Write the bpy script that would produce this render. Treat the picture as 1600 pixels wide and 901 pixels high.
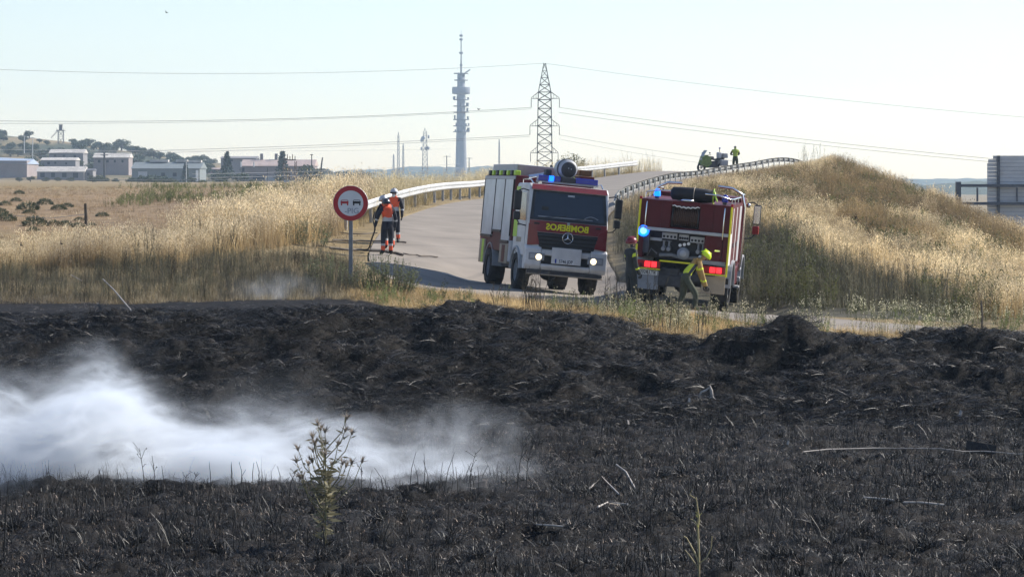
import bpy, bmesh, math, random
import numpy as np
from mathutils import Vector, Matrix, Euler

for _o in list(bpy.data.objects):
    bpy.data.objects.remove(_o)
scene = bpy.context.scene
R = math.radians
random.seed(7)
rng = np.random.default_rng(11)

# ------------------------------------------------------------------ camera, sky, sun, exposure
F = 4500.0            # focal length of the photograph in its own pixels (1600 wide)
CZ = 3.2              # camera height above the road by the trucks
HY = 285.0            # pixel row of the eye level
cam_d = bpy.data.cameras.new('camera')
cam = bpy.data.objects.new('camera', cam_d)
scene.collection.objects.link(cam)
cam.location = (0, 0, CZ)
cam.rotation_euler = (R(90), 0, 0)
cam_d.sensor_width = 36.0
cam_d.lens = F * 36.0 / 1600.0
cam_d.shift_y = -(450.5 - HY) / 1600.0
cam_d.clip_start = 0.5
cam_d.clip_end = 20000
scene.camera = cam

SUN_AZ, SUN_EL = R(63), R(34)      # azimuth measured from the view direction towards the right
world = bpy.data.worlds.new('World')
scene.world = world
world.use_nodes = True
wt = world.node_tree
wt.nodes.clear()
sky = wt.nodes.new('ShaderNodeTexSky')
sky.sky_type = 'NISHITA'
sky.sun_disc = False
sky.sun_elevation = SUN_EL
sky.sun_rotation = SUN_AZ
sky.altitude = 900
sky.air_density = 1.2
sky.dust_density = 0.35
sky.ozone_density = 1.0
bg = wt.nodes.new('ShaderNodeBackground')
bg.inputs['Strength'].default_value = 0.088
wo = wt.nodes.new('ShaderNodeOutputWorld')
tintn = wt.nodes.new('ShaderNodeMix')
tintn.data_type = 'RGBA'
tintn.blend_type = 'MULTIPLY'
tintn.inputs[0].default_value = 1.0
tintn.inputs[7].default_value = (0.935, 0.945, 1.07, 1)
wt.links.new(sky.outputs[0], tintn.inputs[6])
wt.links.new(tintn.outputs[2], bg.inputs['Color'])
wt.links.new(bg.outputs[0], wo.inputs['Surface'])

sun_d = bpy.data.lights.new('sun', 'SUN')
sun_d.energy = 4.8
sun_d.angle = R(0.6)
sun_d.color = (1.0, 0.94, 0.85)
sun = bpy.data.objects.new('sun', sun_d)
scene.collection.objects.link(sun)
sun.location = (40, 30, 60)
sdir = Vector((math.sin(SUN_AZ) * math.cos(SUN_EL), math.cos(SUN_AZ) * math.cos(SUN_EL), math.sin(SUN_EL)))
sun.rotation_euler = (-sdir).to_track_quat('-Z', 'Y').to_euler()

scene.view_settings.view_transform = 'Standard'
scene.view_settings.look = 'None'
scene.view_settings.gamma = 1.0
scene.view_settings.use_curve_mapping = False
scene.view_settings.exposure = 0.82
scene.render.engine = 'CYCLES'
cy = scene.cycles
cy.use_denoising = True
cy.denoiser = 'OPENIMAGEDENOISE'
cy.denoising_input_passes = 'RGB_ALBEDO_NORMAL'
cy.max_bounces = 6
cy.diffuse_bounces = 2
cy.glossy_bounces = 2
cy.transmission_bounces = 3
cy.transparent_max_bounces = 6
cy.volume_bounces = 2
cy.volume_step_rate = 1.0
cy.volume_max_steps = 96
cy.sample_clamp_indirect = 4.0

# ------------------------------------------------------------------ materials
MATS = {}

def mat(name, col, rough=0.7, metal=0.0, var=0.12, scale=6.0, spec=0.3, emit=None, estr=0.0, bump=0.0, coat=0.0, trans=0.0, tint=False):
    """Principled material with a procedural noise variation of its base colour."""
    if name in MATS:
        return MATS[name]
    m = bpy.data.materials.new(name)
    m.use_nodes = True
    nt = m.node_tree
    p = nt.nodes['Principled BSDF']
    p.inputs['Roughness'].default_value = rough
    p.inputs['Metallic'].default_value = metal
    p.inputs['Specular IOR Level'].default_value = spec
    p.inputs['Coat Weight'].default_value = coat
    tc = nt.nodes.new('ShaderNodeTexCoord')
    nz = nt.nodes.new('ShaderNodeTexNoise')
    nz.inputs['Scale'].default_value = scale
    nz.inputs['Detail'].default_value = 4
    nt.links.new(tc.outputs['Object'], nz.inputs['Vector'])
    rp = nt.nodes.new('ShaderNodeValToRGB')
    rp.color_ramp.elements[0].position = 0.3
    rp.color_ramp.elements[1].position = 0.7
    rp.color_ramp.elements[0].color = tuple(max(0, c * (1 - var)) for c in col) + (1,)
    rp.color_ramp.elements[1].color = tuple(min(1, c * (1 + var)) for c in col) + (1,)
    nt.links.new(nz.outputs['Fac'], rp.inputs['Fac'])
    csock = rp.outputs['Color']
    if tint:
        at = nt.nodes.new('ShaderNodeAttribute')
        at.attribute_type = 'INSTANCER'
        at.attribute_name = 'tint'
        mx = nt.nodes.new('ShaderNodeMix')
        mx.data_type = 'RGBA'
        mx.blend_type = 'MULTIPLY'
        mx.inputs[0].default_value = 1.0
        nt.links.new(csock, mx.inputs[6])
        nt.links.new(at.outputs['Color'], mx.inputs[7])
        csock = mx.outputs[2]
    nt.links.new(csock, p.inputs['Base Color'])
    if emit is not None:
        p.inputs['Emission Color'].default_value = tuple(emit) + (1,)
        p.inputs['Emission Strength'].default_value = estr
    if bump:
        b = nt.nodes.new('ShaderNodeBump')
        b.inputs['Strength'].default_value = bump
        n2 = nt.nodes.new('ShaderNodeTexNoise')
        n2.inputs['Scale'].default_value = scale * 5
        n2.inputs['Detail'].default_value = 6
        nt.links.new(tc.outputs['Object'], n2.inputs['Vector'])
        nt.links.new(n2.outputs['Fac'], b.inputs['Height'])
        nt.links.new(b.outputs['Normal'], p.inputs['Normal'])
    if trans:
        out = nt.nodes['Material Output']
        tr = nt.nodes.new('ShaderNodeBsdfTranslucent')
        nt.links.new(csock, tr.inputs['Color'])
        ms = nt.nodes.new('ShaderNodeMixShader')
        ms.inputs[0].default_value = trans
        nt.links.new(p.outputs[0], ms.inputs[1])
        nt.links.new(tr.outputs[0], ms.inputs[2])
        nt.links.new(ms.outputs[0], out.inputs['Surface'])
    MATS[name] = m
    return m

# ------------------------------------------------------------------ objects
COL = scene.collection

def tag(o, label=None, cat=None, group=None, kind=None):
    if label: o['label'] = label
    if cat: o['category'] = cat
    if group: o['group'] = group
    if kind: o['kind'] = kind
    return o

def empty(name, loc=(0, 0, 0), rot=(0, 0, 0)):
    o = bpy.data.objects.new(name, None)
    o.empty_display_size = 0.2
    o.location = loc
    o.rotation_euler = rot
    COL.objects.link(o)
    return o

def copy_tree(o, parent=None):
    c = o.copy()
    COL.objects.link(c)
    if parent is not None:
        c.parent = parent
    for ch in o.children:
        copy_tree(ch, c)
    return c

class MB:
    """Collects simple solids and links them as ONE mesh object."""
    def __init__(s):
        s.v, s.f, s.m = [], [], []
        s.smooth = []
        s.cur = 0
        s.M = None
    def _add(s, vs, fs, smooth=False):
        b = len(s.v)
        if s.M is not None:
            vs = [tuple(s.M @ Vector(p)) for p in vs]
        s.v += [tuple(p) for p in vs]
        for f in fs:
            s.f.append([b + i for i in f])
            s.m.append(s.cur)
            s.smooth.append(smooth)
        return s
    def box(s, c, d, bev=0.0):
        """box with centre c and size d; bev chamfers every edge"""
        hx, hy, hz = d[0] / 2, d[1] / 2, d[2] / 2
        if bev <= 0 or bev >= min(hx, hy, hz):
            vs = [(c[0] + sx * hx, c[1] + sy * hy, c[2] + sz * hz) for sx in (-1, 1) for sy in (-1, 1) for sz in (-1, 1)]
            fs = [(0, 1, 3, 2), (4, 6, 7, 5), (0, 4, 5, 1), (2, 3, 7, 6), (0, 2, 6, 4), (1, 5, 7, 3)]
            return s._add(vs, fs)
        bm = bmesh.new()
        bmesh.ops.create_cube(bm, size=1.0)
        for v in bm.verts:
            v.co = Vector((v.co.x * d[0] + c[0], v.co.y * d[1] + c[1], v.co.z * d[2] + c[2]))
        bmesh.ops.bevel(bm, geom=list(bm.edges), offset=bev, segments=2, profile=0.5, affect='EDGES')
        bm.verts.index_update()
        s._add([v.co.copy() for v in bm.verts], [[v.index for v in f.verts] for f in bm.faces])
        bm.free()
        return s
    def prism(s, pts, a0, a1, axis='x'):
        """polygon pts (2D) pushed from a0 to a1 along axis"""
        def P(u, v, a):
            return {'x': (a, u, v), 'y': (u, a, v), 'z': (u, v, a)}[axis]
        n = len(pts)
        vs = [P(u, v, a0) for u, v in pts] + [P(u, v, a1) for u, v in pts]
        fs = [list(range(n))[::-1], [n + i for i in range(n)]] + [(i, (i + 1) % n, n + (i + 1) % n, n + i) for i in range(n)]
        return s._add(vs, fs)
    def cyl(s, p0, p1, r0, r1=None, n=12, cap=True, smooth=True):
        r1 = r0 if r1 is None else r1
        p0, p1 = Vector(p0), Vector(p1)
        d = (p1 - p0).normalized()
        a = d.orthogonal().normalized()
        b = d.cross(a)
        vs = []
        for p, r in ((p0, r0), (p1, r1)):
            for i in range(n):
                t = 2 * math.pi * i / n
                vs.append(p + (a * math.cos(t) + b * math.sin(t)) * r)
        fs = [(i, (i + 1) % n, n + (i + 1) % n, n + i) for i in range(n)]
        s._add(vs, fs, smooth)
        if cap:
            s._add(vs, [list(range(n))[::-1], [n + i for i in range(n)]])
        return s
    def tube(s, pts, rad, n=6, cap=True):
        pts = [Vector(p) for p in pts]
        rads = rad if isinstance(rad, (list, tuple)) else [rad] * len(pts)
        vs, fs = [], []
        prev = None
        for k, p in enumerate(pts):
            d = (pts[min(k + 1, len(pts) - 1)] - pts[max(k - 1, 0)])
            d = d.normalized() if d.length > 1e-9 else Vector((0, 0, 1))
            if prev is None:
                a = d.orthogonal().normalized()
            else:
                a = (prev - d * prev.dot(d))
                a = a.normalized() if a.length > 1e-6 else d.orthogonal().normalized()
            prev = a
            b = d.cross(a)
            for i in range(n):
                t = 2 * math.pi * i / n
                vs.append(p + (a * math.cos(t) + b * math.sin(t)) * rads[k])
        for k in range(len(pts) - 1):
            for i in range(n):
                fs.append((k * n + i, k * n + (i + 1) % n, (k + 1) * n + (i + 1) % n, (k + 1) * n + i))
        s._add(vs, fs, True)
        if cap:
            L = (len(pts) - 1) * n
            s._add(vs, [list(range(n))[::-1], [L + i for i in range(n)]])
        return s
    def ball(s, c, r, nu=12, nv=8, zmin=-1.0):
        """ellipsoid (r may be a 3-tuple); zmin cuts it off below"""
        r = r if isinstance(r, (list, tuple)) else (r, r, r)
        vs, fs = [], []
        lo = math.asin(max(-1, zmin))
        for j in range(nv + 1):
            ph = lo + (math.pi / 2 - lo) * j / nv
            for i in range(nu):
                t = 2 * math.pi * i / nu
                vs.append((c[0] + r[0] * math.cos(ph) * math.cos(t), c[1] + r[1] * math.cos(ph) * math.sin(t), c[2] + r[2] * math.sin(ph)))
        for j in range(nv):
            for i in range(nu):
                fs.append((j * nu + i, j * nu + (i + 1) % nu, (j + 1) * nu + (i + 1) % nu, (j + 1) * nu + i))
        s._add(vs, fs, True)
        s._add(vs, [list(range(nu))[::-1]])
        return s
    def lathe(s, prof, c=(0, 0, 0), axis='x', n=24):
        """profile [(radius, along)] turned about an axis through c"""
        vs, fs = [], []
        for r, a in prof:
            for i in range(n):
                t = 2 * math.pi * i / n
                u, w = r * math.cos(t), r * math.sin(t)
                q = {'x': (a, u, w), 'y': (u, a, w), 'z': (u, w, a)}[axis]
                vs.append((q[0] + c[0], q[1] + c[1], q[2] + c[2]))
        for k in range(len(prof) - 1):
            for i in range(n):
                fs.append((k * n + i, k * n + (i + 1) % n, (k + 1) * n + (i + 1) % n, (k + 1) * n + i))
        return s._add(vs, fs, True)
    def quad(s, a, b, c, d):
        return s._add([a, b, c, d], [(0, 1, 2, 3)])
    def mesh(s, name, mats):
        me = bpy.data.meshes.new(name)
        me.from_pydata(s.v, [], s.f)
        for m in (mats if isinstance(mats, (list, tuple)) else [mats]):
            me.materials.append(m)
        me.polygons.foreach_set('material_index', s.m)
        me.polygons.foreach_set('use_smooth', s.smooth)
        me.update()
        return me
    def build(s, name, mats, parent=None, loc=None):
        o = bpy.data.objects.new(name, s.mesh(name, mats))
        COL.objects.link(o)
        if parent is not None:
            o.parent = parent
        if loc is not None:
            o.location = loc
        return o

def text_obj(name, body, size, m, parent, M, depth=0.004, sx=1.0, bold=0.0):
    """flat lettering turned into a mesh; M places its local XY plane"""
    cu = bpy.data.curves.new(name, 'FONT')
    cu.body = body
    cu.size = size
    cu.align_x = 'CENTER'
    cu.align_y = 'CENTER'
    cu.extrude = depth
    cu.offset = bold
    cu.resolution_u = 3
    t = bpy.data.objects.new(name, cu)
    COL.objects.link(t)
    dg = bpy.context.evaluated_depsgraph_get()
    me = bpy.data.meshes.new_from_object(t.evaluated_get(dg))
    bpy.data.objects.remove(t)
    me.transform(Matrix.Diagonal((sx, 1, 1, 1)))
    me.transform(M)
    me.materials.clear()
    me.materials.append(m)
    o = bpy.data.objects.new(name, me)
    COL.objects.link(o)
    o.parent = parent
    return o
# ------------------------------------------------------------------ terrain heights
def _hash(ix, iy, seed):
    h = (ix.astype(np.int64) * 374761393 + iy.astype(np.int64) * 668265263 + seed * 974711) & 0x7fffffff
    h = ((h ^ (h >> 13)) * 1274126177) & 0x7fffffff
    return ((h ^ (h >> 16)) & 0xffff) / 65535.0

def vnoise(x, y, seed=0):
    ix, iy = np.floor(x), np.floor(y)
    fx, fy = x - ix, y - iy
    fx = fx * fx * fx * (fx * (fx * 6 - 15) + 10)
    fy = fy * fy * fy * (fy * (fy * 6 - 15) + 10)
    a, b = _hash(ix, iy, seed), _hash(ix + 1, iy, seed)
    c, d = _hash(ix, iy + 1, seed), _hash(ix + 1, iy + 1, seed)
    return (a + (b - a) * fx) * (1 - fy) + (c + (d - c) * fx) * fy

def fbm(x, y, oct=4, seed=0):
    s, a, t = 0.0, 0.5, 0.0
    for k in range(oct):
        s = s + a * vnoise(x * 2 ** k + 13.7 * k, y * 2 ** k - 7.1 * k, seed + k)
        t += a
        a *= 0.5
    return s / t          # 0..1

def sstep(a, b, t):
    t = np.clip((t - a) / (b - a), 0, 1)
    return t * t * (3 - 2 * t)

# measured points: (pixel column, [(distance, pixel row)]) read off the photograph
_cols = [
    (-600, [(66, 490), (80, 420), (110, 345), (160, 310), (240, 294)]),
    (0, [(66, 492), (72, 468), (80, 425), (95, 372), (110, 348), (140, 322), (200, 300), (260, 292)]),
    (250, [(66, 490), (72, 466), (80, 425), (90, 385), (110, 345), (140, 320), (200, 300), (260, 292)]),
    (450, [(66, 485), (72, 462), (80, 420), (90, 380), (100, 350), (115, 322), (140, 308), (200, 297), (260, 291)]),
    (545, [(66, 487), (73, 456), (80, 430), (90, 395), (100, 352), (110, 330), (140, 305), (200, 294)]),
    (605, [(66, 487), (74, 460), (82, 430), (90, 397), (100, 350), (110, 328)]),
    (740, [(66, 487), (75, 464), (88, 438), (92, 412), (100, 364), (110, 332), (140, 309), (185, 291)]),
    (860, [(66, 492), (75, 474), (83, 457), (92, 417), (100, 374), (110, 335), (130, 312), (150, 300), (185, 281)]),
    (930, [(70, 490), (83, 463), (90, 435), (100, 384), (110, 336)]),
    (990, [(66, 500), (76, 474), (84, 450), (92, 415), (100, 375), (108, 335)]),
    (970, [(110, 330), (116, 322)]), (1090, [(150, 291)]), (1245, [(190, 266)]),
    (650, [(112, 326)]), (920, [(185, 280)]), (1025, [(200, 267)]), (1130, [(195, 270)]),
    (1070, [(66, 512), (70, 492), (76, 476), (84, 440), (92, 405), (102, 360), (115, 325), (135, 298)]),
    (1180, [(66, 525), (70, 503), (76, 480), (85, 445), (95, 405), (110, 355), (130, 314), (150, 290), (172, 275)]),
    (1300, [(66, 528), (71, 505), (85, 445), (100, 385), (130, 322), (155, 286), (180, 254)]),
    (1400, [(66, 530), (71, 508), (85, 455), (100, 405), (125, 348), (150, 311), (165, 298)]),
    (1500, [(66, 530), (71, 512), (85, 465), (100, 420), (120, 378), (140, 350), (155, 340)]),
    (1600, [(66, 530), (71, 515), (85, 475), (100, 435), (115, 400), (130, 382)]),
    (1900, [(66, 530), (85, 490), (110, 450)]), (2500, [(66, 530), (85, 500), (110, 470)]),
]
_hidden = [(1400, 230, -2.0), (1600, 175, -2.5), (1900, 160, -3), (1300, 260, 0.5), (2500, 160, -3), (900, 260, 3.0), (700, 260, 2.8), (1130, 260, 2.5), (1650, 260, -3), (2500, 260, -3)]
_P = []
for _x, _l in _cols:
    for _d, _y in _l:
        _P.append((_x, 18000.0 / _d, CZ - (_y - HY) / F * _d))
for _x, _d, _z in _hidden:
    _P.append((_x, 18000.0 / _d, _z))
_P = np.array(_P, float)

def _phi(r2):
    return 0.5 * r2 * np.log(r2 + 1e-9)
_S = np.array([1 / 300.0, 1 / 60.0])
_U = _P[:, :2] * _S
_n = len(_P)
_K = _phi(((_U[:, None] - _U[None]) ** 2).sum(-1)) + 0.02 * np.eye(_n)
_Q = np.hstack([np.ones((_n, 1)), _U])
_A = np.block([[_K, _Q], [_Q.T, np.zeros((3, 3))]])
_w = np.linalg.solve(_A, np.concatenate([_P[:, 2], np.zeros(3)]))

def tps(x, v):
    sh = x.shape
    q = np.stack([x.ravel(), v.ravel()], 1) * _S
    out = np.empty(len(q))
    for i in range(0, len(q), 20000):
        c = q[i:i + 20000]
        out[i:i + 20000] = _phi(((c[:, None] - _U[None]) ** 2).sum(-1)) @ _w[:_n] + _w[_n] + c @ _w[_n + 1:]
    return out.reshape(sh)

CRX = [-900, -200, 0, 100, 200, 300, 400, 480, 560, 640, 700, 760, 830, 900, 1000, 1080, 1120, 1300, 1400, 1500, 1600, 1900, 2500]
CRY = [530, 530, 528, 512, 500, 502, 497, 489, 488, 492, 482, 488, 495, 500, 520, 538, 543, 530, 534, 527, 524, 524, 524]
MOUNDS = [(5.25, 60.7, 1.35, 0.75, 0.50), (4.2, 60.9, 0.9, 0.5, 0.12), (6.6, 60.5, 1.3, 0.6, 0.2)]   # X, Y, rx, ry, height

# X, Y, height, slopes and half sizes of the patches the two engines stand on
PADS = [(0.85, 85.2, 0.02, -0.092, -0.015, 1.8, 3.6), (4.9, 78.3, -0.13, -0.088, 0.03, 1.7, 3.4)]

def height(X, Y, rough=True):
    """ground height at world X, Y (Y is also the distance from the camera)"""
    X, Y = np.asarray(X, float), np.asarray(Y, float)
    D = np.maximum(Y, 3.0)
    x = np.clip(800 + X / D * F, -900, 2500)
    field = np.interp(D, [0, 18, 30, 40, 48, 55], [-0.8, -0.9, -1.0, -1.15, -1.3, -1.33])
    crest = CZ - (np.interp(x, CRX, CRY) - HY) / F * 62.5
    back = tps(x, 18000.0 / np.clip(D, 66, 260))
    z = field + (crest - field) * sstep(53.5, 62.5, D)
    t = sstep(62.5, 66.5, D)
    z = z * (1 - t) + back * t
    # far plain and the hill on the left
    base = np.interp(x, [-900, 650, 1150, 2500], [3.0, 3.0, -3.0, -3.0])
    Hh = np.interp(x, [-900, 0, 100, 200, 300, 450, 600, 800], [24, 21.5, 18.5, 14, 10, 5.5, 1.5, 0])
    far = base + Hh * sstep(820, 1300, D) + np.interp(x, [-900, 700, 2500], [0.0, 0, 0]) * D
    t = sstep(250, 420, D)
    z = z * (1 - t) + far * t
    for cx_, cy_, z0_, gx_p, gy_p, hx_, hy_ in PADS:      # level ground under the parked engines
        e = np.maximum(np.abs(X - cx_) / hx_, np.abs(Y - cy_) / hy_)
        t = 1 - sstep(1.0, 1.6, e)
        z = z * (1 - t) + (z0_ + gx_p * (X - cx_) + gy_p * (Y - cy_)) * t
    for mx, my, rx, ry, h in MOUNDS:
        q = ((X - mx) / rx) ** 2 + ((Y - my) / ry) ** 2
        z = z + h * np.exp(-q ** 1.5)
    if rough:
        near = 1 - sstep(64, 68, D)
        slope = sstep(53, 57, D) * (1 - sstep(62, 65, D))
        lump = fbm(X * 0.9, Y * 0.9, 4, 3) - 0.5
        ridg = 1 - np.abs(2 * fbm(X * 0.55 + 3, Y * 0.8 - 0.5 * X, 4, 21) - 1)
        fine = fbm(X * 4.5, Y * 4.5, 3, 8) - 0.5
        z = z + near * (0.30 * lump + 0.20 * fine) + slope * (0.46 * (ridg - 0.75) + 0.36 * lump)
        mid = sstep(66, 70, D) * (1 - sstep(250, 400, D)) * (1 - road_mask(X, Y))
        z = z + mid * (0.12 * (fbm(X * 0.35, Y * 0.35, 3, 5) - 0.5))
        fr = sstep(400, 700, D)
        z = z + fr * 2.0 * (fbm(X * 0.02, Y * 0.02, 3, 15) - 0.5)
    return z

def W(x, D):
    """world X of a pixel column at a distance"""
    return (x - 800.0) / F * D

# road outline: the ramp comes down from the crest and turns off to the right along the foot of the bank
LEFT_E = [(W(1030, 205), 205), (W(925, 185), 185), (W(760, 140), 140), (W(672, 112), 112), (W(605, 100), 100), (W(578, 92), 92), (W(575, 86), 86), (W(610, 80), 80), (W(690, 77), 77), (W(800, 75), 75), (W(900, 73), 73), (W(1000, 71.5), 71.5), (W(1120, 70), 70), (W(1300, 68), 68), (W(1500, 66.8), 66.8), (W(1800, 66), 66)]
RIGHT_E = [(W(1235, 205), 205), (W(1225, 188), 188), (W(1078, 150), 150), (W(955, 112), 112), (W(945, 104), 104), (W(945, 97), 97), (W(958, 91), 91), (W(985, 86), 86), (W(1020, 82), 82), (W(1060, 79.5), 79.5), (W(1100, 77.5), 77.5), (W(1150, 75.5), 75.5), (W(1220, 74), 74), (W(1330, 72), 72), (W(1480, 70.6), 70.6), (W(1800, 70), 70)]

def _resample(pts, n):
    p = np.array(pts, float)
    for _ in range(3):                       # corner cutting keeps the outline smooth
        q = np.empty((2 * len(p) - 2, 2))
        q[0::2] = 0.75 * p[:-1] + 0.25 * p[1:]
        q[1::2] = 0.25 * p[:-1] + 0.75 * p[1:]
        q[0], q[-1] = p[0], p[-1]
        p = q
    s = np.concatenate([[0], np.cumsum(np.hypot(*(p[1:] - p[:-1]).T))])
    t = np.linspace(0, s[-1], n)
    return np.stack([np.interp(t, s, p[:, 0]), np.interp(t, s, p[:, 1])], 1)

def _seg(pts, n_each):
    return np.concatenate([_resample(pts[i], n_each) for i in range(len(pts))])
_L, _Rr = _resample(LEFT_E, 260), _resample(RIGHT_E, 260)
_poly = np.concatenate([_L, _Rr[::-1]])

def road_mask(X, Y, poly=None):
    """1 inside the road outline"""
    P = _poly if poly is None else poly
    X, Y = np.asarray(X, float), np.asarray(Y, float)
    ins = np.zeros(X.shape, bool)
    bb = (X > P[:, 0].min()) & (X < P[:, 0].max()) & (Y > P[:, 1].min()) & (Y < P[:, 1].max())
    if not bb.any():
        return ins.astype(float)
    xs, ys = X[bb], Y[bb]
    r = np.zeros(xs.shape, bool)
    n = len(P)
    for i in range(n):
        x0, y0 = P[i]
        x1, y1 = P[(i + 1) % n]
        if y0 == y1:
            continue
        c = ((y0 > ys) != (y1 > ys)) & (xs < (x1 - x0) * (ys - y0) / (y1 - y0) + x0)
        r ^= c
    ins[bb] = r
    return ins.astype(float)

def hgt(X, Y, rough=True):
    return float(height(np.array([X]), np.array([Y]), rough)[0])

def hit(x, y, d0=20.0, d1=1500.0, n=700):
    """first point of the ground seen at a pixel: (X, Y, Z)"""
    D = np.exp(np.linspace(math.log(d0), math.log(d1), n))
    X = (x - 800.0) / F * D
    ray = CZ - (y - HY) / F * D
    below = height(X, D) >= ray
    k = int(np.argmax(below)) if below.any() else n - 1
    return Vector((float(X[k]), float(D[k]), float(height(X[k:k + 1], D[k:k + 1])[0])))

# ------------------------------------------------------------------ ground sheet
def grid_mesh(name, xs, Ds, zoff=None):
    gx, gd = np.meshgrid(xs, Ds)
    X = (gx - 800) / F * gd
    Y = gd
    Z = height(X, Y)
    rm = road_mask(X, Y)
    Z = Z - 0.09 * rm
    nx, ny = len(xs), len(Ds)
    me = bpy.data.meshes.new(name)
    v = np.stack([X, Y, Z], -1).reshape(-1, 3)
    i = np.arange(nx * ny).reshape(ny, nx)
    f = np.stack([i[:-1, :-1], i[:-1, 1:], i[1:, 1:], i[1:, :-1]], -1).reshape(-1, 4)
    me.vertices.add(len(v)); me.vertices.foreach_set('co', v.ravel())
    me.loops.add(f.size); me.loops.foreach_set('vertex_index', f.ravel())
    me.polygons.add(len(f))
    me.polygons.foreach_set('loop_start', np.arange(0, f.size, 4))
    me.polygons.foreach_set('use_smooth', np.ones(len(f), bool))
    me.update(); me.validate()
    return me, X.ravel(), Y.ravel()

xs = np.concatenate([np.linspace(-2600, -200, 60), np.linspace(-195, 1795, 480), np.linspace(1800, 4200, 60)])
Ds = np.concatenate([np.linspace(6, 29, 30), np.linspace(29.3, 53, 130), np.linspace(53.15, 67, 110), np.linspace(67.3, 110, 130), np.exp(np.linspace(math.log(110.6), math.log(420), 90)), np.exp(np.linspace(math.log(426), math.log(3200), 60))])
gme, GX, GY = grid_mesh('ground', xs, Ds)
# zone colour of the soil: r burnt, g straw litter, b bare brown earth
def burnt_mask(X, Y):
    """1 where the fire has passed"""
    D = np.maximum(Y, 3)
    x = 800 + X / D * F
    edge = np.interp(x, [-900, 0, 330, 420, 520, 600, 700, 800, 900, 1000, 1100, 1200, 1600, 2500], [71.3, 71.3, 72.6, 74, 73, 68.5, 66.2, 65.4, 64.6, 63.0, 61.8, 63.5, 64.6, 64.6])
    edge = edge + np.where(x < 560, 5.5, 1.6) * (fbm(X * 0.6, Y * 0.6, 4, 31) - 0.5)
    return 1 - sstep(edge - 0.5, edge + 0.6, D)
bm_ = burnt_mask(GX, GY)
gx_ = 800 + GX / np.maximum(GY, 3) * F
brown = sstep(96, 106, GY) * (1 - sstep(170, 260, GY)) * (1 - sstep(330, 480, gx_))
colr = gme.color_attributes.new('zone', 'FLOAT_COLOR', 'POINT')
_ln = np.interp(gx_, [940, 1170, 1330, 1500, 1700], [320, 372, 425, 492, 540])
_gz = HY + (CZ - height(GX, GY, False)) / np.maximum(GY, 3) * F
litter_grey = sstep(-15, 25, _gz - _ln + 40 * (fbm(GX * .3, GY * .12, 3, 33) - .5)) * sstep(940, 980, gx_) * (GY > 73.5) * (GY < 130)
litter_grey = np.maximum(litter_grey, (gx_ < 560) * sstep(70, 72, GY) * (1 - sstep(78, 83, GY)) * .8)
scrub = sstep(880, 980, GY) * (gx_ < 700) * sstep(.32, .48, fbm(GX * .03, GY * .012, 3, 90))
arr = np.stack([bm_, litter_grey, brown, scrub], -1)
colr.data.foreach_set('color', arr.ravel())

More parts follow.
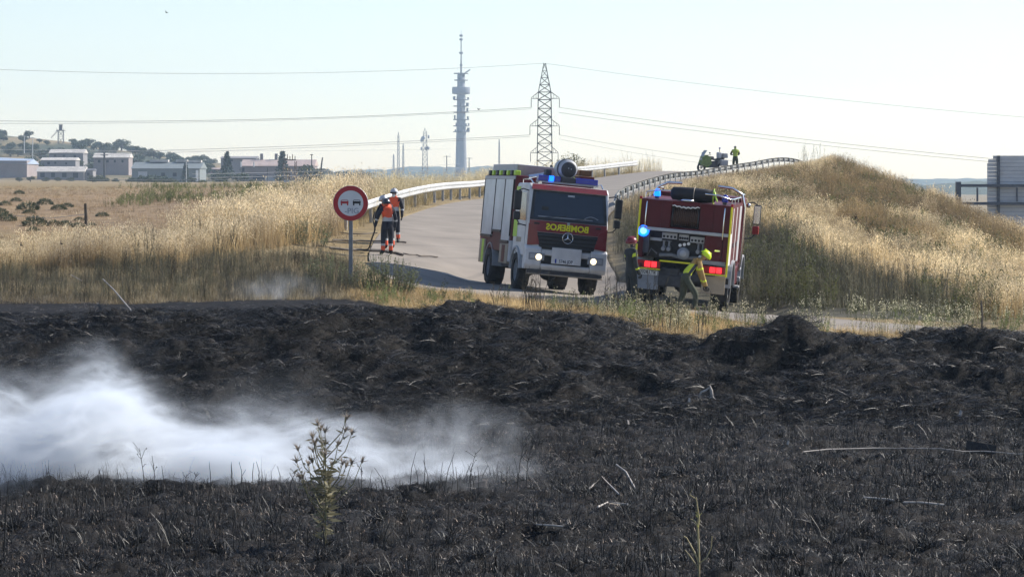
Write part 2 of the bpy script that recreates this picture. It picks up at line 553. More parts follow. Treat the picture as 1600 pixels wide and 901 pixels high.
def ground_material():
    m = bpy.data.materials.new('ground_soil')
    m.use_nodes = True
    nt = m.node_tree
    N, Lk = nt.nodes, nt.links
    p = N['Principled BSDF']
    tc = N.new('ShaderNodeTexCoord')
    za = N.new('ShaderNodeAttribute'); za.attribute_name = 'zone'
    sp = N.new('ShaderNodeSeparateColor'); Lk.new(za.outputs['Color'], sp.inputs[0])
    def noise(sc, det=6, rough=0.6):
        n = N.new('ShaderNodeTexNoise'); n.inputs['Scale'].default_value = sc; n.inputs['Detail'].default_value = det
        n.inputs['Roughness'].default_value = rough
        Lk.new(tc.outputs['Object'], n.inputs['Vector']); return n
    def ramp(src, stops):
        r = N.new('ShaderNodeValToRGB'); e = r.color_ramp.elements
        while len(e) < len(stops): e.new(0.5)
        for k, (q, c) in enumerate(stops):
            e[k].position = q; e[k].color = tuple(c) + (1,)
        Lk.new(src, r.inputs['Fac']); return r
    def mix(f, a, b):
        x = N.new('ShaderNodeMix'); x.data_type = 'RGBA'
        Lk.new(f, x.inputs[0]); Lk.new(a, x.inputs[6]); Lk.new(b, x.inputs[7]); return x.outputs[2]
    soil = ramp(noise(2.2, 8, 0.7).outputs['Fac'], [(0.42, (0, 0, 0)), (0.62, (0.5, 0.5, 0.5))])
    ash = ramp(noise(7.0, 8, 0.7).outputs['Fac'], [(0.35, (0.004, 0.004, 0.004)), (0.55, (0.009, 0.0085, 0.008)), (0.72, (0.022, 0.020, 0.019)), (0.85, (0.06, 0.056, 0.052))])
    straw = ramp(noise(1.4, 8, 0.7).outputs['Fac'], [(0.3, (0.13, 0.10, 0.055)), (0.5, (0.24, 0.18, 0.095)), (0.7, (0.33, 0.26, 0.14))])
    brown = ramp(noise(0.5, 8, 0.7).outputs['Fac'], [(0.3, (0.16, 0.11, 0.065)), (0.55, (0.27, 0.19, 0.11)), (0.7, (0.34, 0.26, 0.15))])
    c = mix(sp.outputs[2], straw.outputs[0], brown.outputs[0])
    grey = ramp(noise(1.8, 8, 0.7).outputs['Fac'], [(0.3, (0.05, 0.046, 0.034)), (0.55, (0.10, 0.092, 0.066)), (0.72, (0.17, 0.15, 0.105))])
    c = mix(sp.outputs[1], c, grey.outputs[0])
    green = ramp(noise(0.12, 8, 0.7).outputs['Fac'], [(0.3, (0.035, 0.042, 0.024)), (0.55, (0.065, 0.072, 0.04)), (0.75, (0.13, 0.115, 0.07))])
    c = mix(za.outputs['Alpha'], c, green.outputs[0])
    rgb = N.new('ShaderNodeRGB'); rgb.outputs[0].default_value = (0.034, 0.026, 0.020, 1)
    ashc = mix(soil.outputs[0], ash.outputs[0], rgb.outputs[0])
    c = mix(sp.outputs[0], c, ashc)
    Lk.new(c, p.inputs['Base Color'])
    p.inputs['Roughness'].default_value = 0.75
    p.inputs['Specular IOR Level'].default_value = 0.1
    b = N.new('ShaderNodeBump'); b.inputs['Strength'].default_value = 0.9; b.inputs['Distance'].default_value = 0.05
    Lk.new(noise(16.0, 8, 0.75).outputs['Fac'], b.inputs['Height'])
    Lk.new(b.outputs['Normal'], p.inputs['Normal'])
    return m
gme.materials.append(ground_material())
ground = bpy.data.objects.new('ground', gme)
COL.objects.link(ground)
tag(ground, kind='structure')

# ------------------------------------------------------------------ road sheet
def strip_mesh(name, A, B, nw, zoff):
    t = np.linspace(0, 1, nw)[None, :, None]
    P = A[:, None] * (1 - t) + B[:, None] * t
    Z = height(P[..., 0], P[..., 1], False) + zoff
    v = np.concatenate([P, Z[..., None]], -1)
    n = len(A)
    i = np.arange(n * nw).reshape(n, nw)
    f = np.stack([i[:-1, :-1], i[:-1, 1:], i[1:, 1:], i[1:, :-1]], -1).reshape(-1, 4)
    me = bpy.data.meshes.new(name)
    me.from_pydata(v.reshape(-1, 3).tolist(), [], f[:, ::-1].tolist())
    me.polygons.foreach_set('use_smooth', np.ones(len(f), bool))
    me.update()
    return me

def road_material():
    m = mat('road_asphalt', (0.235, 0.205, 0.172), 0.85, var=0.16, scale=0.6, spec=0.2, bump=0.2)
    nt = m.node_tree
    N, Lk = nt.nodes, nt.links
    p = N['Principled BSDF']
    src = p.inputs['Base Color'].links[0].from_socket
    tc = N.new('ShaderNodeTexCoord')
    # worn arcs left by turning tyres
    mp = N.new('ShaderNodeMapping'); mp.inputs['Location'].default_value = (-3.5, -88, 0)
    Lk.new(tc.outputs['Object'], mp.inputs['Vector'])
    wv = N.new('ShaderNodeTexWave'); wv.wave_type = 'RINGS'; wv.rings_direction = 'Z'
    wv.inputs['Scale'].default_value = 0.16; wv.inputs['Distortion'].default_value = 3.0; wv.inputs['Detail'].default_value = 2; wv.inputs['Detail Scale'].default_value = 0.25
    Lk.new(mp.outputs[0], wv.inputs['Vector'])
    r = N.new('ShaderNodeValToRGB'); r.color_ramp.elements[0].position = 0.93; r.color_ramp.elements[1].position = 1.0
    r.color_ramp.elements[0].color = (0, 0, 0, 1); r.color_ramp.elements[1].color = (0.35, 0.35, 0.35, 1)
    Lk.new(wv.outputs['Fac'], r.inputs['Fac'])
    nz = N.new('ShaderNodeTexNoise'); nz.inputs['Scale'].default_value = 0.35
    Lk.new(tc.outputs['Object'], nz.inputs['Vector'])
    mu = N.new('ShaderNodeMath'); mu.operation = 'MULTIPLY'
    Lk.new(r.outputs[0], mu.inputs[0]); Lk.new(nz.outputs['Fac'], mu.inputs[1])
    mx = N.new('ShaderNodeMix'); mx.data_type = 'RGBA'
    Lk.new(mu.outputs[0], mx.inputs[0]); Lk.new(src, mx.inputs[6]); mx.inputs[7].default_value = (0.08, 0.075, 0.07, 1)
    Lk.new(mx.outputs[2], p.inputs['Base Color'])
    return m
rme = strip_mesh('road', _L, _Rr, 14, 0.02)
rme.materials.append(road_material())
road = bpy.data.objects.new('road', rme)
COL.objects.link(road)
tag(road, kind='structure')
# ------------------------------------------------------------------ small plants scattered over the ground
def ribbon(mb, p, d, L, w, bend, side=None, seg=2):
    """a grass blade: p base, d direction, L length, w width, bend droop"""
    p = Vector(p); d = Vector(d).normalized()
    s = Vector((random.uniform(-1, 1), random.uniform(-1, 1), 0.0))
    s = (s - d * s.dot(d)).normalized() * w * 0.5
    out = Vector((d.x, d.y, 0)) + Vector((random.uniform(-.2, .2), random.uniform(-.2, .2), 0))
    vs = []
    for k in range(seg + 1):
        t = k / seg
        c = p + d * (L * t) + out * (bend * L * t * t) - Vector((0, 0, 1)) * (bend * L * 0.55 * t * t)
        ww = 1 - 0.8 * t
        vs += [c - s * ww, c + s * ww]
    mb._add(vs, [(2 * k, 2 * k + 1, 2 * k + 3, 2 * k + 2) for k in range(seg)])
    return c

def rdir(spread):
    a = random.uniform(0, 2 * math.pi)
    r = abs(random.gauss(0, spread))
    return Vector((math.cos(a) * r, math.sin(a) * r, 1)).normalized()

def disc(r):
    a = random.uniform(0, 2 * math.pi); q = r * math.sqrt(random.random())
    return Vector((math.cos(a) * q, math.sin(a) * q, -0.03))

def leaf(mb, p, d, L, w):
    p = Vector(p); d = Vector(d).normalized()
    s = d.cross(Vector((random.uniform(-1, 1), random.uniform(-1, 1), random.uniform(-1, 1)))).normalized() * w * .5
    mb._add([p, p + d * L * .5 + s, p + d * L, p + d * L * .5 - s], [(0, 1, 2, 3)])

def tuft_oat():
    mb = MB()
    for _ in range(15):
        mb.cur = 0
        L = random.uniform(0.55, 1.05)
        tip = ribbon(mb, disc(0.22), rdir(0.17), L, 0.009, random.uniform(0.05, 0.3), seg=3)
        mb.cur = 1
        for _k in range(5):
            q = tip + Vector((random.uniform(-.06, .06), random.uniform(-.06, .06), random.uniform(-.16, .03)))
            leaf(mb, q, (random.uniform(-.5, .5), random.uniform(-.5, .5), -1), random.uniform(.03, .055), 0.014)
    mb.cur = 0
    for _ in range(14):
        ribbon(mb, disc(0.25), rdir(0.45), random.uniform(0.25, 0.5), 0.011, random.uniform(0.1, 0.5))
    return mb

def tuft_short():
    mb = MB()
    for _ in range(24):
        mb.cur = random.choice((0, 0, 1))
        ribbon(mb, disc(0.2), rdir(0.5), random.uniform(0.10, 0.32), 0.009, random.uniform(0.1, 0.6))
    return mb

def tuft_stalks():
    mb = MB()
    for _ in range(7):
        mb.cur = 0
        L = random.uniform(0.7, 1.35)
        p, d = disc(0.25), rdir(0.09)
        top = p + d * L + Vector((random.uniform(-.04, .04), random.uniform(-.04, .04), 0))
        mb.tube([p, p + d * L * .55, top], [0.008, 0.006, 0.003], 3, False)
        for k in range(7):
            t = random.uniform(0.3, 1.0)
            q = p + d * L * t
            e = Vector((random.uniform(-1, 1), random.uniform(-1, 1), 1.1)).normalized()
            ribbon(mb, q, e, random.uniform(.07, .2), 0.009, 0.1, seg=1)
            if random.random() < .5:
                mb.cur = 1
                leaf(mb, q + e * .08, e, .045, .022)
                mb.cur = 0
    for _ in range(10):
        mb.cur = 1
        ribbon(mb, disc(0.3), rdir(0.5), random.uniform(0.2, 0.5), 0.010, 0.3)
    return mb

def tuft_white():
    """weed with pale seed heads"""
    mb = MB()
    for _ in range(6):
        mb.cur = 0
        L = random.uniform(0.45, 0.95)
        p, d = disc(0.2), rdir(0.16)
        mb.tube([p, p + d * L], [0.007, 0.004], 3, False)
        for k in range(9):
            t = random.uniform(0.45, 1.05)
            mb.cur = 1 if random.random() < .75 else 0
            e = Vector((random.uniform(-1, 1), random.uniform(-1, 1), .6)).normalized()
            leaf(mb, p + d * L * t + e * .02, e, random.uniform(.035, .07), .03)
    for _ in range(12):
        mb.cur = 0
        ribbon(mb, disc(0.25), rdir(0.5), random.uniform(0.15, 0.4), 0.009, 0.4)
    return mb

def tuft_green():
    mb = MB()
    for _ in range(9):
        mb.cur = 0
        L = random.uniform(0.35, 0.8)
        p, d = disc(0.2), rdir(0.35)
        mb.tube([p, p + d * L], [0.007, 0.003], 3, False)
        for k in range(13):
            t = random.uniform(0.2, 1.0)
            mb.cur = 1
            e = Vector((random.uniform(-1, 1), random.uniform(-1, 1), .5)).normalized()
            leaf(mb, p + d * L * t, e, random.uniform(.05, .1), .022)
    return mb

def tuft_burnt(n=36, h=(0.02, 0.08), r=0.21, pale=0.15):
    mb = MB()
    for _ in range(n):
        mb.cur = 1 if random.random() < pale else 0
        ribbon(mb, disc(r), rdir(0.75), random.uniform(*h), 0.006, random.uniform(0.1, 0.9))
    return mb

def tussock():
    mb = MB()
    for _ in range(70):
        mb.cur = 1 if random.random() < .06 else 0
        ribbon(mb, disc(0.09), rdir(0.75), random.uniform(0.10, 0.24), 0.009, random.uniform(0.2, 0.8), seg=3)
    return mb

def litter():
    """pale half burnt straw lying flat"""
    mb = MB()
    for _ in range(7):
        p = disc(0.25); p.z = random.uniform(0.01, 0.05)
        a = random.uniform(0, 6.28)
        mb.cur = 1
        ribbon(mb, p, (math.cos(a), math.sin(a), random.uniform(-.05, .25)), random.uniform(.06, .22), random.uniform(.006, .012), 0.05, seg=1)
    return mb

def stalk_burnt():
    mb = MB()
    for _ in range(3):
        p, d = disc(0.15), rdir(0.14)
        L = random.uniform(0.08, 0.34)
        mb.tube([p, p + d * L * .6, p + d * L + Vector((random.uniform(-.05, .05), random.uniform(-.05, .05), 0))], [0.006, 0.005, 0.003], 3, False)
    return mb

mB0 = mat('charred_blade', (0.010, 0.0097, 0.010), 0.48, var=0.5, scale=3, spec=0.34, tint=True)
mB1 = mat('ashy_glint_blade', (0.16, 0.145, 0.13), 0.5, var=0.4, scale=5, spec=0.4, tint=True)  # ash grey, pale enough to also stand in for glints
mS0 = mat('dry_stem', (0.37, 0.295, 0.17), 0.6, var=0.2, scale=2, trans=0.4, tint=True)
mS1 = mat('dry_seedhead', (0.62, 0.54, 0.38), 0.6, var=0.2, scale=3, trans=0.45, tint=True)
mW0 = mat('grey_stalk', (0.15, 0.135, 0.09), 0.7, var=0.25, scale=2, trans=0.2, tint=True)
mW1 = mat('grey_leaf', (0.18, 0.17, 0.11), 0.7, var=0.25, scale=2, trans=0.35, tint=True)
mF1 = mat('pale_seedhead', (0.68, 0.63, 0.50), 0.7, var=0.15, scale=3, trans=0.45, tint=True)
mG0 = mat('green_stem', (0.13, 0.14, 0.06), 0.7, var=0.2, scale=2, trans=0.2, tint=True)
mG1 = mat('green_leaf', (0.12, 0.145, 0.062), 0.6, var=0.3, scale=3, trans=0.4, tint=True)

def variants(fn, n, mats, name):
    c = bpy.data.collections.new(name)
    for k in range(n):
        o = bpy.data.objects.new(name, fn().mesh(name, mats))
        c.objects.link(o)
    return c

def scatter(name, coll, nvar, pts, scl, tint, label=None):
    """one object of kind stuff whose points carry the plants"""
    n = len(pts)
    me = bpy.data.meshes.new(name)
    me.vertices.add(n)
    me.vertices.foreach_set('co', np.asarray(pts, float).ravel())
    def attr(nm, ty, key, data):
        a = me.attributes.new(nm, ty, 'POINT'); a.data.foreach_set(key, np.asarray(data).ravel())
    rot = np.zeros((n, 3)); rot[:, 2] = rng.uniform(0, 6.283, n); rot[:, 0] = rng.normal(0, .06, n); rot[:, 1] = rng.normal(0, .06, n)
    attr('rot', 'FLOAT_VECTOR', 'vector', rot)
    attr('scl', 'FLOAT', 'value', scl)
    attr('idx', 'INT', 'value', rng.integers(0, nvar, n).astype(np.int32))
    attr('tint', 'FLOAT_COLOR', 'color', np.concatenate([tint, np.ones((n, 1))], 1))
    o = bpy.data.objects.new(name, me)
    COL.objects.link(o)
    ng = bpy.data.node_groups.new(name, 'GeometryNodeTree')
    ng.interface.new_socket('Geometry', in_out='INPUT', socket_type='NodeSocketGeometry')
    ng.interface.new_socket('Geometry', in_out='OUTPUT', socket_type='NodeSocketGeometry')
    N, L = ng.nodes, ng.links
    gi, go = N.new('NodeGroupInput'), N.new('NodeGroupOutput')
    iop = N.new('GeometryNodeInstanceOnPoints')
    ci = N.new('GeometryNodeCollectionInfo'); ci.inputs['Collection'].default_value = coll
    ci.inputs['Separate Children'].default_value = True; ci.inputs['Reset Children'].default_value = True
    def named(nm, ty):
        q = N.new('GeometryNodeInputNamedAttribute'); q.data_type = ty; q.inputs['Name'].default_value = nm
        return q.outputs['Attribute']
    e2r = N.new('FunctionNodeEulerToRotation')
    L.new(named('rot', 'FLOAT_VECTOR'), e2r.inputs[0])
    L.new(gi.outputs[0], iop.inputs['Points'])
    L.new(ci.outputs[0], iop.inputs['Instance'])
    iop.inputs['Pick Instance'].default_value = True
    L.new(named('idx', 'INT'), iop.inputs['Instance Index'])
    L.new(e2r.outputs[0], iop.inputs['Rotation'])
    L.new(named('scl', 'FLOAT'), iop.inputs['Scale'])
    L.new(iop.outputs[0], go.inputs[0])
    md = o.modifiers.new('plants', 'NODES'); md.node_group = ng
    tag(o, label=label, cat='vegetation', kind='stuff')
    return o

def sample(n, x0, x1, d0, d1, power=2.0):
    """random ground points between two columns and two distances; power 2 is even cover, lower thins with distance"""
    u = rng.random(n)
    D = (d0 ** power + u * (d1 ** power - d0 ** power)) ** (1 / power)
    x = rng.uniform(x0, x1, n)
    X = (x - 800) / F * D
    return X, D

def place(X, D, keep):
    X, D = X[keep], D[keep]
    return np.stack([X, D, height(X, D)], 1)

def tints(P, base, spread=0.18, patch=0.35, sc=0.25, seed=50):
    n = len(P)
    b = np.asarray(base, float)[None, :] * (1 + rng.normal(0, spread, (n, 1)))
    pt = fbm(P[:, 0] * sc, P[:, 1] * sc, 3, seed)[:, None] - 0.5
    return np.clip(b * (1 + 2 * patch * pt * np.array([[1.0, 1.0, 0.9]])), 0.02, 3)

def prow(X, D):
    """pixel row and column of ground points"""
    z = height(X, D, False)
    return 800 + X / D * F, HY + (CZ - z) / D * F

c_burnt = variants(tuft_burnt, 6, [mB0, mB1], 'burnt_tuft')
c_tus = variants(tussock, 4, [mB0, mB1], 'burnt_tussock')
c_lit = variants(litter, 4, [mB0, mB1], 'straw_litter')
c_bst = variants(stalk_burnt, 5, [mB0, mB1], 'burnt_stalk')
c_oat = variants(tuft_oat, 6, [mS0, mS1], 'oat_tuft')
c_short = variants(tuft_short, 5, [mS0, mS1], 'short_tuft')
c_stk = variants(tuft_stalks, 5, [mW0, mW1], 'stalk_tuft')
c_white = variants(tuft_white, 5, [mG0, mF1], 'white_tuft')
c_green = variants(tuft_green, 5, [mG0, mG1], 'green_tuft')

# burnt field
X, D = sample(38000, -250, 1850, 27, 67, 1.3)
k = burnt_mask(X, D) > 0.4
P = place(X, D, k)
scatter('burnt_grass', c_burnt, 6, P, rng.uniform(.7, 1.4, len(P)), tints(P, (1, 1, 1), .6, .8, 0.6, 60) * np.where(P[:, 1:2] < 52, np.array([[1.5, 1.28, 1.1]]), 1.0), 'charred black grass stubble covering the burnt field')
def tuft_mat():
    '''long burnt blades combed flat down the slope'''
    mb = MB()
    for _ in range(34):
        mb.cur = 1 if random.random() < .13 else 0
        a = random.gauss(-1.57, .8)
        ribbon(mb, disc(0.3), (math.cos(a), math.sin(a), random.uniform(.25, .9)), random.uniform(.12, .34), .010, random.uniform(.2, .6), seg=3)
    return mb
c_mat = variants(tuft_mat, 5, [mB0, mB1], 'burnt_mat')
X, D = sample(6500, -250, 1850, 53, 66.5, 1.6)
k = (burnt_mask(X, D) > 0.4)
P = place(X, D, k)
o_ = scatter('matted_burnt_grass', c_mat, 5, P, rng.uniform(.6, 1.3, len(P)), tints(P, (.75, .74, .74), .6, .9, 0.5, 61), 'long charred grass combed flat on the ridge')
_r = np.zeros((len(P), 3)); _r[:, 2] = rng.normal(0, .7, len(P)); o_.data.attributes['rot'].data.foreach_set('vector', _r.ravel())
X, D = sample(4200, -250, 1850, 28, 66, 1.4)
k = (burnt_mask(X, D) > 0.5) & (fbm(X * .7, D * .7, 2, 71) > .45)
P = place(X, D, k)
scatter('burnt_tussocks', c_tus, 4, P, rng.uniform(.3, 1.0, len(P)) ** 2 * 1.2 + .2, tints(P, (.8, .8, .8), .3, .3), 'small charred grass tussocks dotted over the burnt field')
X, D = sample(6500, -250, 1850, 27, 72, 1.3)
k = (burnt_mask(X, D) > 0.3)
P = place(X, D, k)
scatter('straw_litter', c_lit, 4, P, rng.uniform(.15, .55, len(P)) * np.interp(P[:, 1], [30, 60], [.7, 1.3]), tints(P, (1.7, 1.65, 1.6), .6, .7, .8, 81), 'pale half burnt straw lying over the black field')
X, D = sample(4200, -250, 1850, 28, 56, 1.4)
k = (fbm(X * .5, D * .5, 2, 91) > .42)
P = place(X, D, k)
scatter('burnt_stalks', c_bst, 5, P, rng.uniform(.6, 1.3, len(P)), tints(P, (1.1, 1.1, 1.1), .4, .3), 'thin charred stalks standing in the burnt field')

# strip of singed weeds between the burnt ground and the golden grass on the left
X, D = sample(2000, -300, 560, 70, 84, 1.6)
x_, y_ = prow(X, D)
lim = np.interp(x_, [-300, 0, 250, 420, 520, 560], [418, 418, 415, 385, 385, 420])
k = (y_ > lim) & (y_ < 470) & (road_mask(X, D) < .5)
P = place(X, D, k)
scatter('singed_weeds', c_stk, 5, P, rng.uniform(.15, .5, len(P)) * (.6 + fbm(P[:, 0] * .5, P[:, 1] * .5, 2, 66)), tints(P, (.62, .63, .58), .45, .8, .5), 'grey singed weeds below the golden grass')
X, D = sample(5200, -300, 560, 70, 86, 1.6)
x_, y_ = prow(X, D)
lim = np.interp(x_, [-300, 0, 250, 420, 520, 560], [418, 418, 412, 380, 380, 420])
k = (y_ > lim) & (y_ < 474)
P = place(X, D, k)
scatter('singed_grass', c_short, 5, P, rng.uniform(.5, 1.1, len(P)), tints(P, (.55, .53, .5), .35, .6, .35), 'thin grey straw on the singed strip')

# tall golden grass on the left bank and behind the left barrier
X, D = sample(9500, -320, 640, 78, 112, 1.5)
x_, y_ = prow(X, D)
lim = np.interp(x_, [-320, 0, 250, 420, 520, 575, 640], [424, 424, 420, 388, 372, 330, 312])
lo = np.interp(x_, [-320, 0, 250, 330, 450, 640], [412, 412, 392, 366, 338, 312])
k = (y_ < lim) & (y_ > lo) & (road_mask(X, D) < .5)
P = place(X, D, k)
scatter('golden_grass', c_oat, 6, P, rng.uniform(.7, 1.2, len(P)) * (.55 + .9 * fbm(P[:, 0] * .5, P[:, 1] * .5, 3, 27)) * np.interp(800 + P[:, 0] / P[:, 1] * F, [250, 420, 560], [1, 1.35, 1.5]), tints(P, (1.12, 1.06, 1.0), .22, .5, .5), 'tall golden dry grass on the bank by the round sign')
X, D = sample(8500, -320, 1050, 98, 210, 1.1)
x_, y_ = prow(X, D)
rail = np.interp(D, [98, 112, 140, 185, 200, 210], [570, 655, 735, 915, 1015, 1050])
k = (x_ < rail - 3) & (x_ > rail - np.interp(D, [98, 140, 210], [200, 160, 110])) & (road_mask(X, D) < .5)
P = place(X, D, k)
scatter('roadside_grass', c_oat, 6, P, rng.uniform(.9, 1.4, len(P)) * (.65 + .7 * fbm(P[:, 0] * .4, P[:, 1] * .4, 3, 28)), tints(P, (1.05, 1.03, .92), .22, .5, .3), 'tall dry grass growing behind the left barrier')

# short dry growth of the shrub field
X, D = sample(4500, -350, 560, 90, 260, 0.9)
P = place(X, D, road_mask(X, D) < .5)
scatter('field_grass', c_short, 5, P, rng.uniform(.5, 1.2, len(P)), tints(P, (.70, .60, .54), .2, .6, .12), 'short brownish grass of the shrub field')

X, D = sample(1500, 150, 600, 130, 260, 1.0)
x_ = 800 + X / D * F
k = (fbm(X * .16, D * .06, 3, 55) > np.interp(x_, [150, 260, 520, 600], [.72, .54, .54, .7])) & (road_mask(X, D) < .5)
P = place(X, D, k)
scatter('field_scrub', c_green, 5, P, rng.uniform(.35, 1.0, len(P)), tints(P, (1.1, 1.05, .9), .3, .4), 'olive green scrub patches on the far side of the dry field')

# right hillside: bright oat grass above, grey green stalks below
X, D = sample(26000, 940, 1900, 76, 200, 1.25)
x_, y_ = prow(X, D)
right_of_rail = x_ > np.interp(D, [70, 86, 96, 104, 112, 150, 190, 205], [1400, 1010, 962, 955, 962, 1084, 1238, 1250]) + 4
line = np.interp(x_, [940, 1170, 1330, 1500, 1700], [320, 372, 425, 492, 540])
nz = 40 * (fbm(X * .3, D * .12, 3, 33) - .5)
hill = right_of_rail & (road_mask(X, D) < .5)
k = hill & (y_ + nz < line)
P = place(X, D, k)
t_ = tints(P, (1.04, .97, .87), .25, .8, .3, 44)
gb = sstep(.48, .58, fbm(P[:, 0] * .35, P[:, 1] * .09, 3, 141))[:, None]
t_ = t_ * (1 - gb) + t_ * np.array([[.42, .38, .32]]) * gb
def below_rail(P, s, tall=.95):
    '''keeps growth in front of the right barrier low enough to leave it in sight'''
    px = 800 + P[:, 0] / P[:, 1] * F
    py = HY + (CZ - P[:, 2]) / P[:, 1] * F
    top = np.interp(px, [960, 970, 1090, 1245, 1275, 1360], [303, 300, 268, 248, 244, 205]) + 6 + rng.uniform(-4, 4, len(P))
    return np.minimum(s, np.clip((py - top) * P[:, 1] / F / tall, .12, 9))
scatter('hillside_grass', c_oat, 6, P, below_rail(P, rng.uniform(.55, 1.2, len(P)) * (.35 + 1.3 * fbm(P[:, 0] * .6, P[:, 1] * .3, 3, 17))), t_, 'tall pale oat grass on the sunny hillside')
k = hill & (y_ + nz >= line - 10) & (D < 125) & (rng.random(len(X)) < .6)
P = place(X, D, k)
scatter('hillside_stalks', c_stk, 5, P, below_rail(P, rng.uniform(.25, .95, len(P)), 1.3), tints(P, (.85, .85, .78), .3, .6, .25), 'grey green weed stalks at the foot of the hillside')
X, D = sample(7000, 940, 1900, 76, 190, 1.2)
x_, y_ = prow(X, D)
hill = (x_ > np.interp(D, [70, 86, 96, 104, 112, 150, 190, 205], [1400, 1010, 962, 955, 962, 1084, 1238, 1250]) + 4) & (road_mask(X, D) < .5)
k = hill & (fbm(X * .5, D * .14, 3, 77) > .53)
P = place(X, D, k)
scatter('hillside_weeds', c_green, 5, P, below_rail(P, rng.uniform(.7, 1.4, len(P))), tints(P, (.8, .72, .62), .35, .4), 'green brown weeds in patches on the hillside')

# verge between the burnt ridge and the road
X, D = sample(9000, 540, 1900, 62, 80, 1.6)
k = (burnt_mask(X, D) < .35) & (road_mask(X, D) < .5)
x_, y_ = prow(X, D)
k &= (D < np.interp(x_, [540, 640, 900, 1000, 1200, 1900], [77, 78, 74, 73, 71.5, 69]))
P = place(X, D, k)
xx = 800 + P[:, 0] / P[:, 1] * F
scatter('verge_straw', c_short, 5, P, rng.uniform(.6, 1.2, len(P)), tints(P, (1.05, .92, .72), .2, .4, .4), 'short straw along the edge of the road')
X, D = sample(1300, 850, 1900, 62.5, 72, 1.6)
x_, y_ = prow(X, D)
k = (burnt_mask(X, D) < .4) & (road_mask(X, D) < .5) & (fbm(X * .6, D * .6, 2, 19) > np.interp(x_, [850, 1000, 1250, 1330, 1500], [.58, .45, .40, .55, .5]))
P = place(X, D, k)
scatter('seedhead_weeds', c_white, 5, P, rng.uniform(.3, .8, len(P)), tints(P, (.8, .78, .66), .2, .3), 'weeds with pale seed heads in front of the rear engine')
X, D = sample(900, 560, 1900, 63, 73, 1.6)
x_, y_ = prow(X, D)
k = (burnt_mask(X, D) < .4) & (road_mask(X, D) < .5) & (fbm(X * .7, D * .7, 2, 29) > .55)
P = place(X, D, k)
scatter('verge_weeds', c_green, 5, P, rng.uniform(.35, .75, len(P)), tints(P, (1.2, 1.2, 1.0), .25, .3), 'low green weeds along the verge')
# weeds behind the bank of the track on the right
X, D = sample(170, 1250, 1900, 72.5, 76, 1.6)
k = road_mask(X, D) < .5
P = place(X, D, k)
scatter('track_weeds', c_white, 5, P, rng.uniform(.35, .7, len(P)), tints(P, (.8, .8, .7), .25, .3), 'grey weeds lining the far side of the dirt track')
# ------------------------------------------------------------------ roadside furniture
m_galv = mat('galvanised_steel', (0.52, 0.52, 0.51), 0.5, 0.5, var=0.22, scale=3, spec=0.5)
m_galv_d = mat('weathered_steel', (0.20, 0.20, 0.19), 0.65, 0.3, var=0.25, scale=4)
m_post = mat('galvanised_post', (0.30, 0.30, 0.30), 0.6, 0.3, var=0.2, scale=5)
m_black = mat('black_plastic', (0.018, 0.018, 0.02), 0.5, var=0.2, spec=0.4)
m_rubber = mat('rubber', (0.025, 0.024, 0.023), 0.8, var=0.3, scale=10)
m_white = mat('white_paint', (0.72, 0.72, 0.71), 0.4, var=0.06, spec=0.4)
m_dark = mat('dark_metal', (0.05, 0.05, 0.055), 0.6, var=0.3)

WPROF = [(0.0, -0.155), (0.035, -0.125), (0.082, -0.10), (0.082, -0.055), (0.012, -0.02), (0.012, 0.02), (0.082, 0.055), (0.082, 0.10), (0.035, 0.125), (0.0, 0.155)]

def guardrail(name, pts, label, spacing, face, beam_m, post_m, group=None, thin=1.0):
    """pts: world ground points along the barrier; face +1 turns the wave to the right of its run"""
    p = _resample(pts, 400)
    s = np.concatenate([[0], np.cumsum(np.hypot(*(p[1:] - p[:-1]).T))])
    n = int(s[-1] // spacing)
    root = empty(name, (float(p[0, 0]), float(p[0, 1]), hgt(p[0, 0], p[0, 1], False)))
    def at(t):
        X, Y = float(np.interp(t, s, p[:, 0])), float(np.interp(t, s, p[:, 1]))
        return Vector((X, Y, hgt(X, Y, False))) - root.location
    zt = 0.66
    for k in range(n):
        a, b = at(k * spacing), at((k + 1) * spacing)
        d = (b - a); d.z = 0; d.normalize()
        nrm = Vector((d.y, -d.x, 0)) * face
        mb = MB()
        vs, fs = [], []
        ov = (b - a).normalized() * 0.12
        for q in (a - ov * .0, b + ov):
            for off, h in WPROF:
                vs.append(q + nrm * (off + (0.004 if q is a else 0.0)) + Vector((0, 0, zt + h)))
        m_ = len(WPROF)
        for i in range(m_ - 1):
            fs.append((i, i + 1, m_ + i + 1, m_ + i))
        mb._add(vs, fs)
        o = mb.build('rail_beam', beam_m, root)
        md = o.modifiers.new('thick', 'SOLIDIFY'); md.thickness = 0.006
        mb = MB()
        rot = Matrix.Translation(a - nrm * 0.10) @ Matrix.Rotation(math.atan2(d.y, d.x), 4, 'Z')
        mb.M = rot @ Matrix.Diagonal((thin, thin, 1, 1))
        mb.box((0, 0.045, 0.29), (0.10, 0.012, 1.0)); mb.box((0, -0.045, 0.29), (0.10, 0.012, 1.0)); mb.box((-.048, 0, 0.29), (0.012, 0.085, 1.0))
        mb.build('post', post_m, root)
        mb = MB(); mb.M = rot
        mb.box((0, 0.085 * face * -1, zt), (0.16 * thin, 0.07, 0.2), 0.01)
        mb.build('spacer', beam_m, root)
    tag(root, label, 'guardrail', group)
    return root

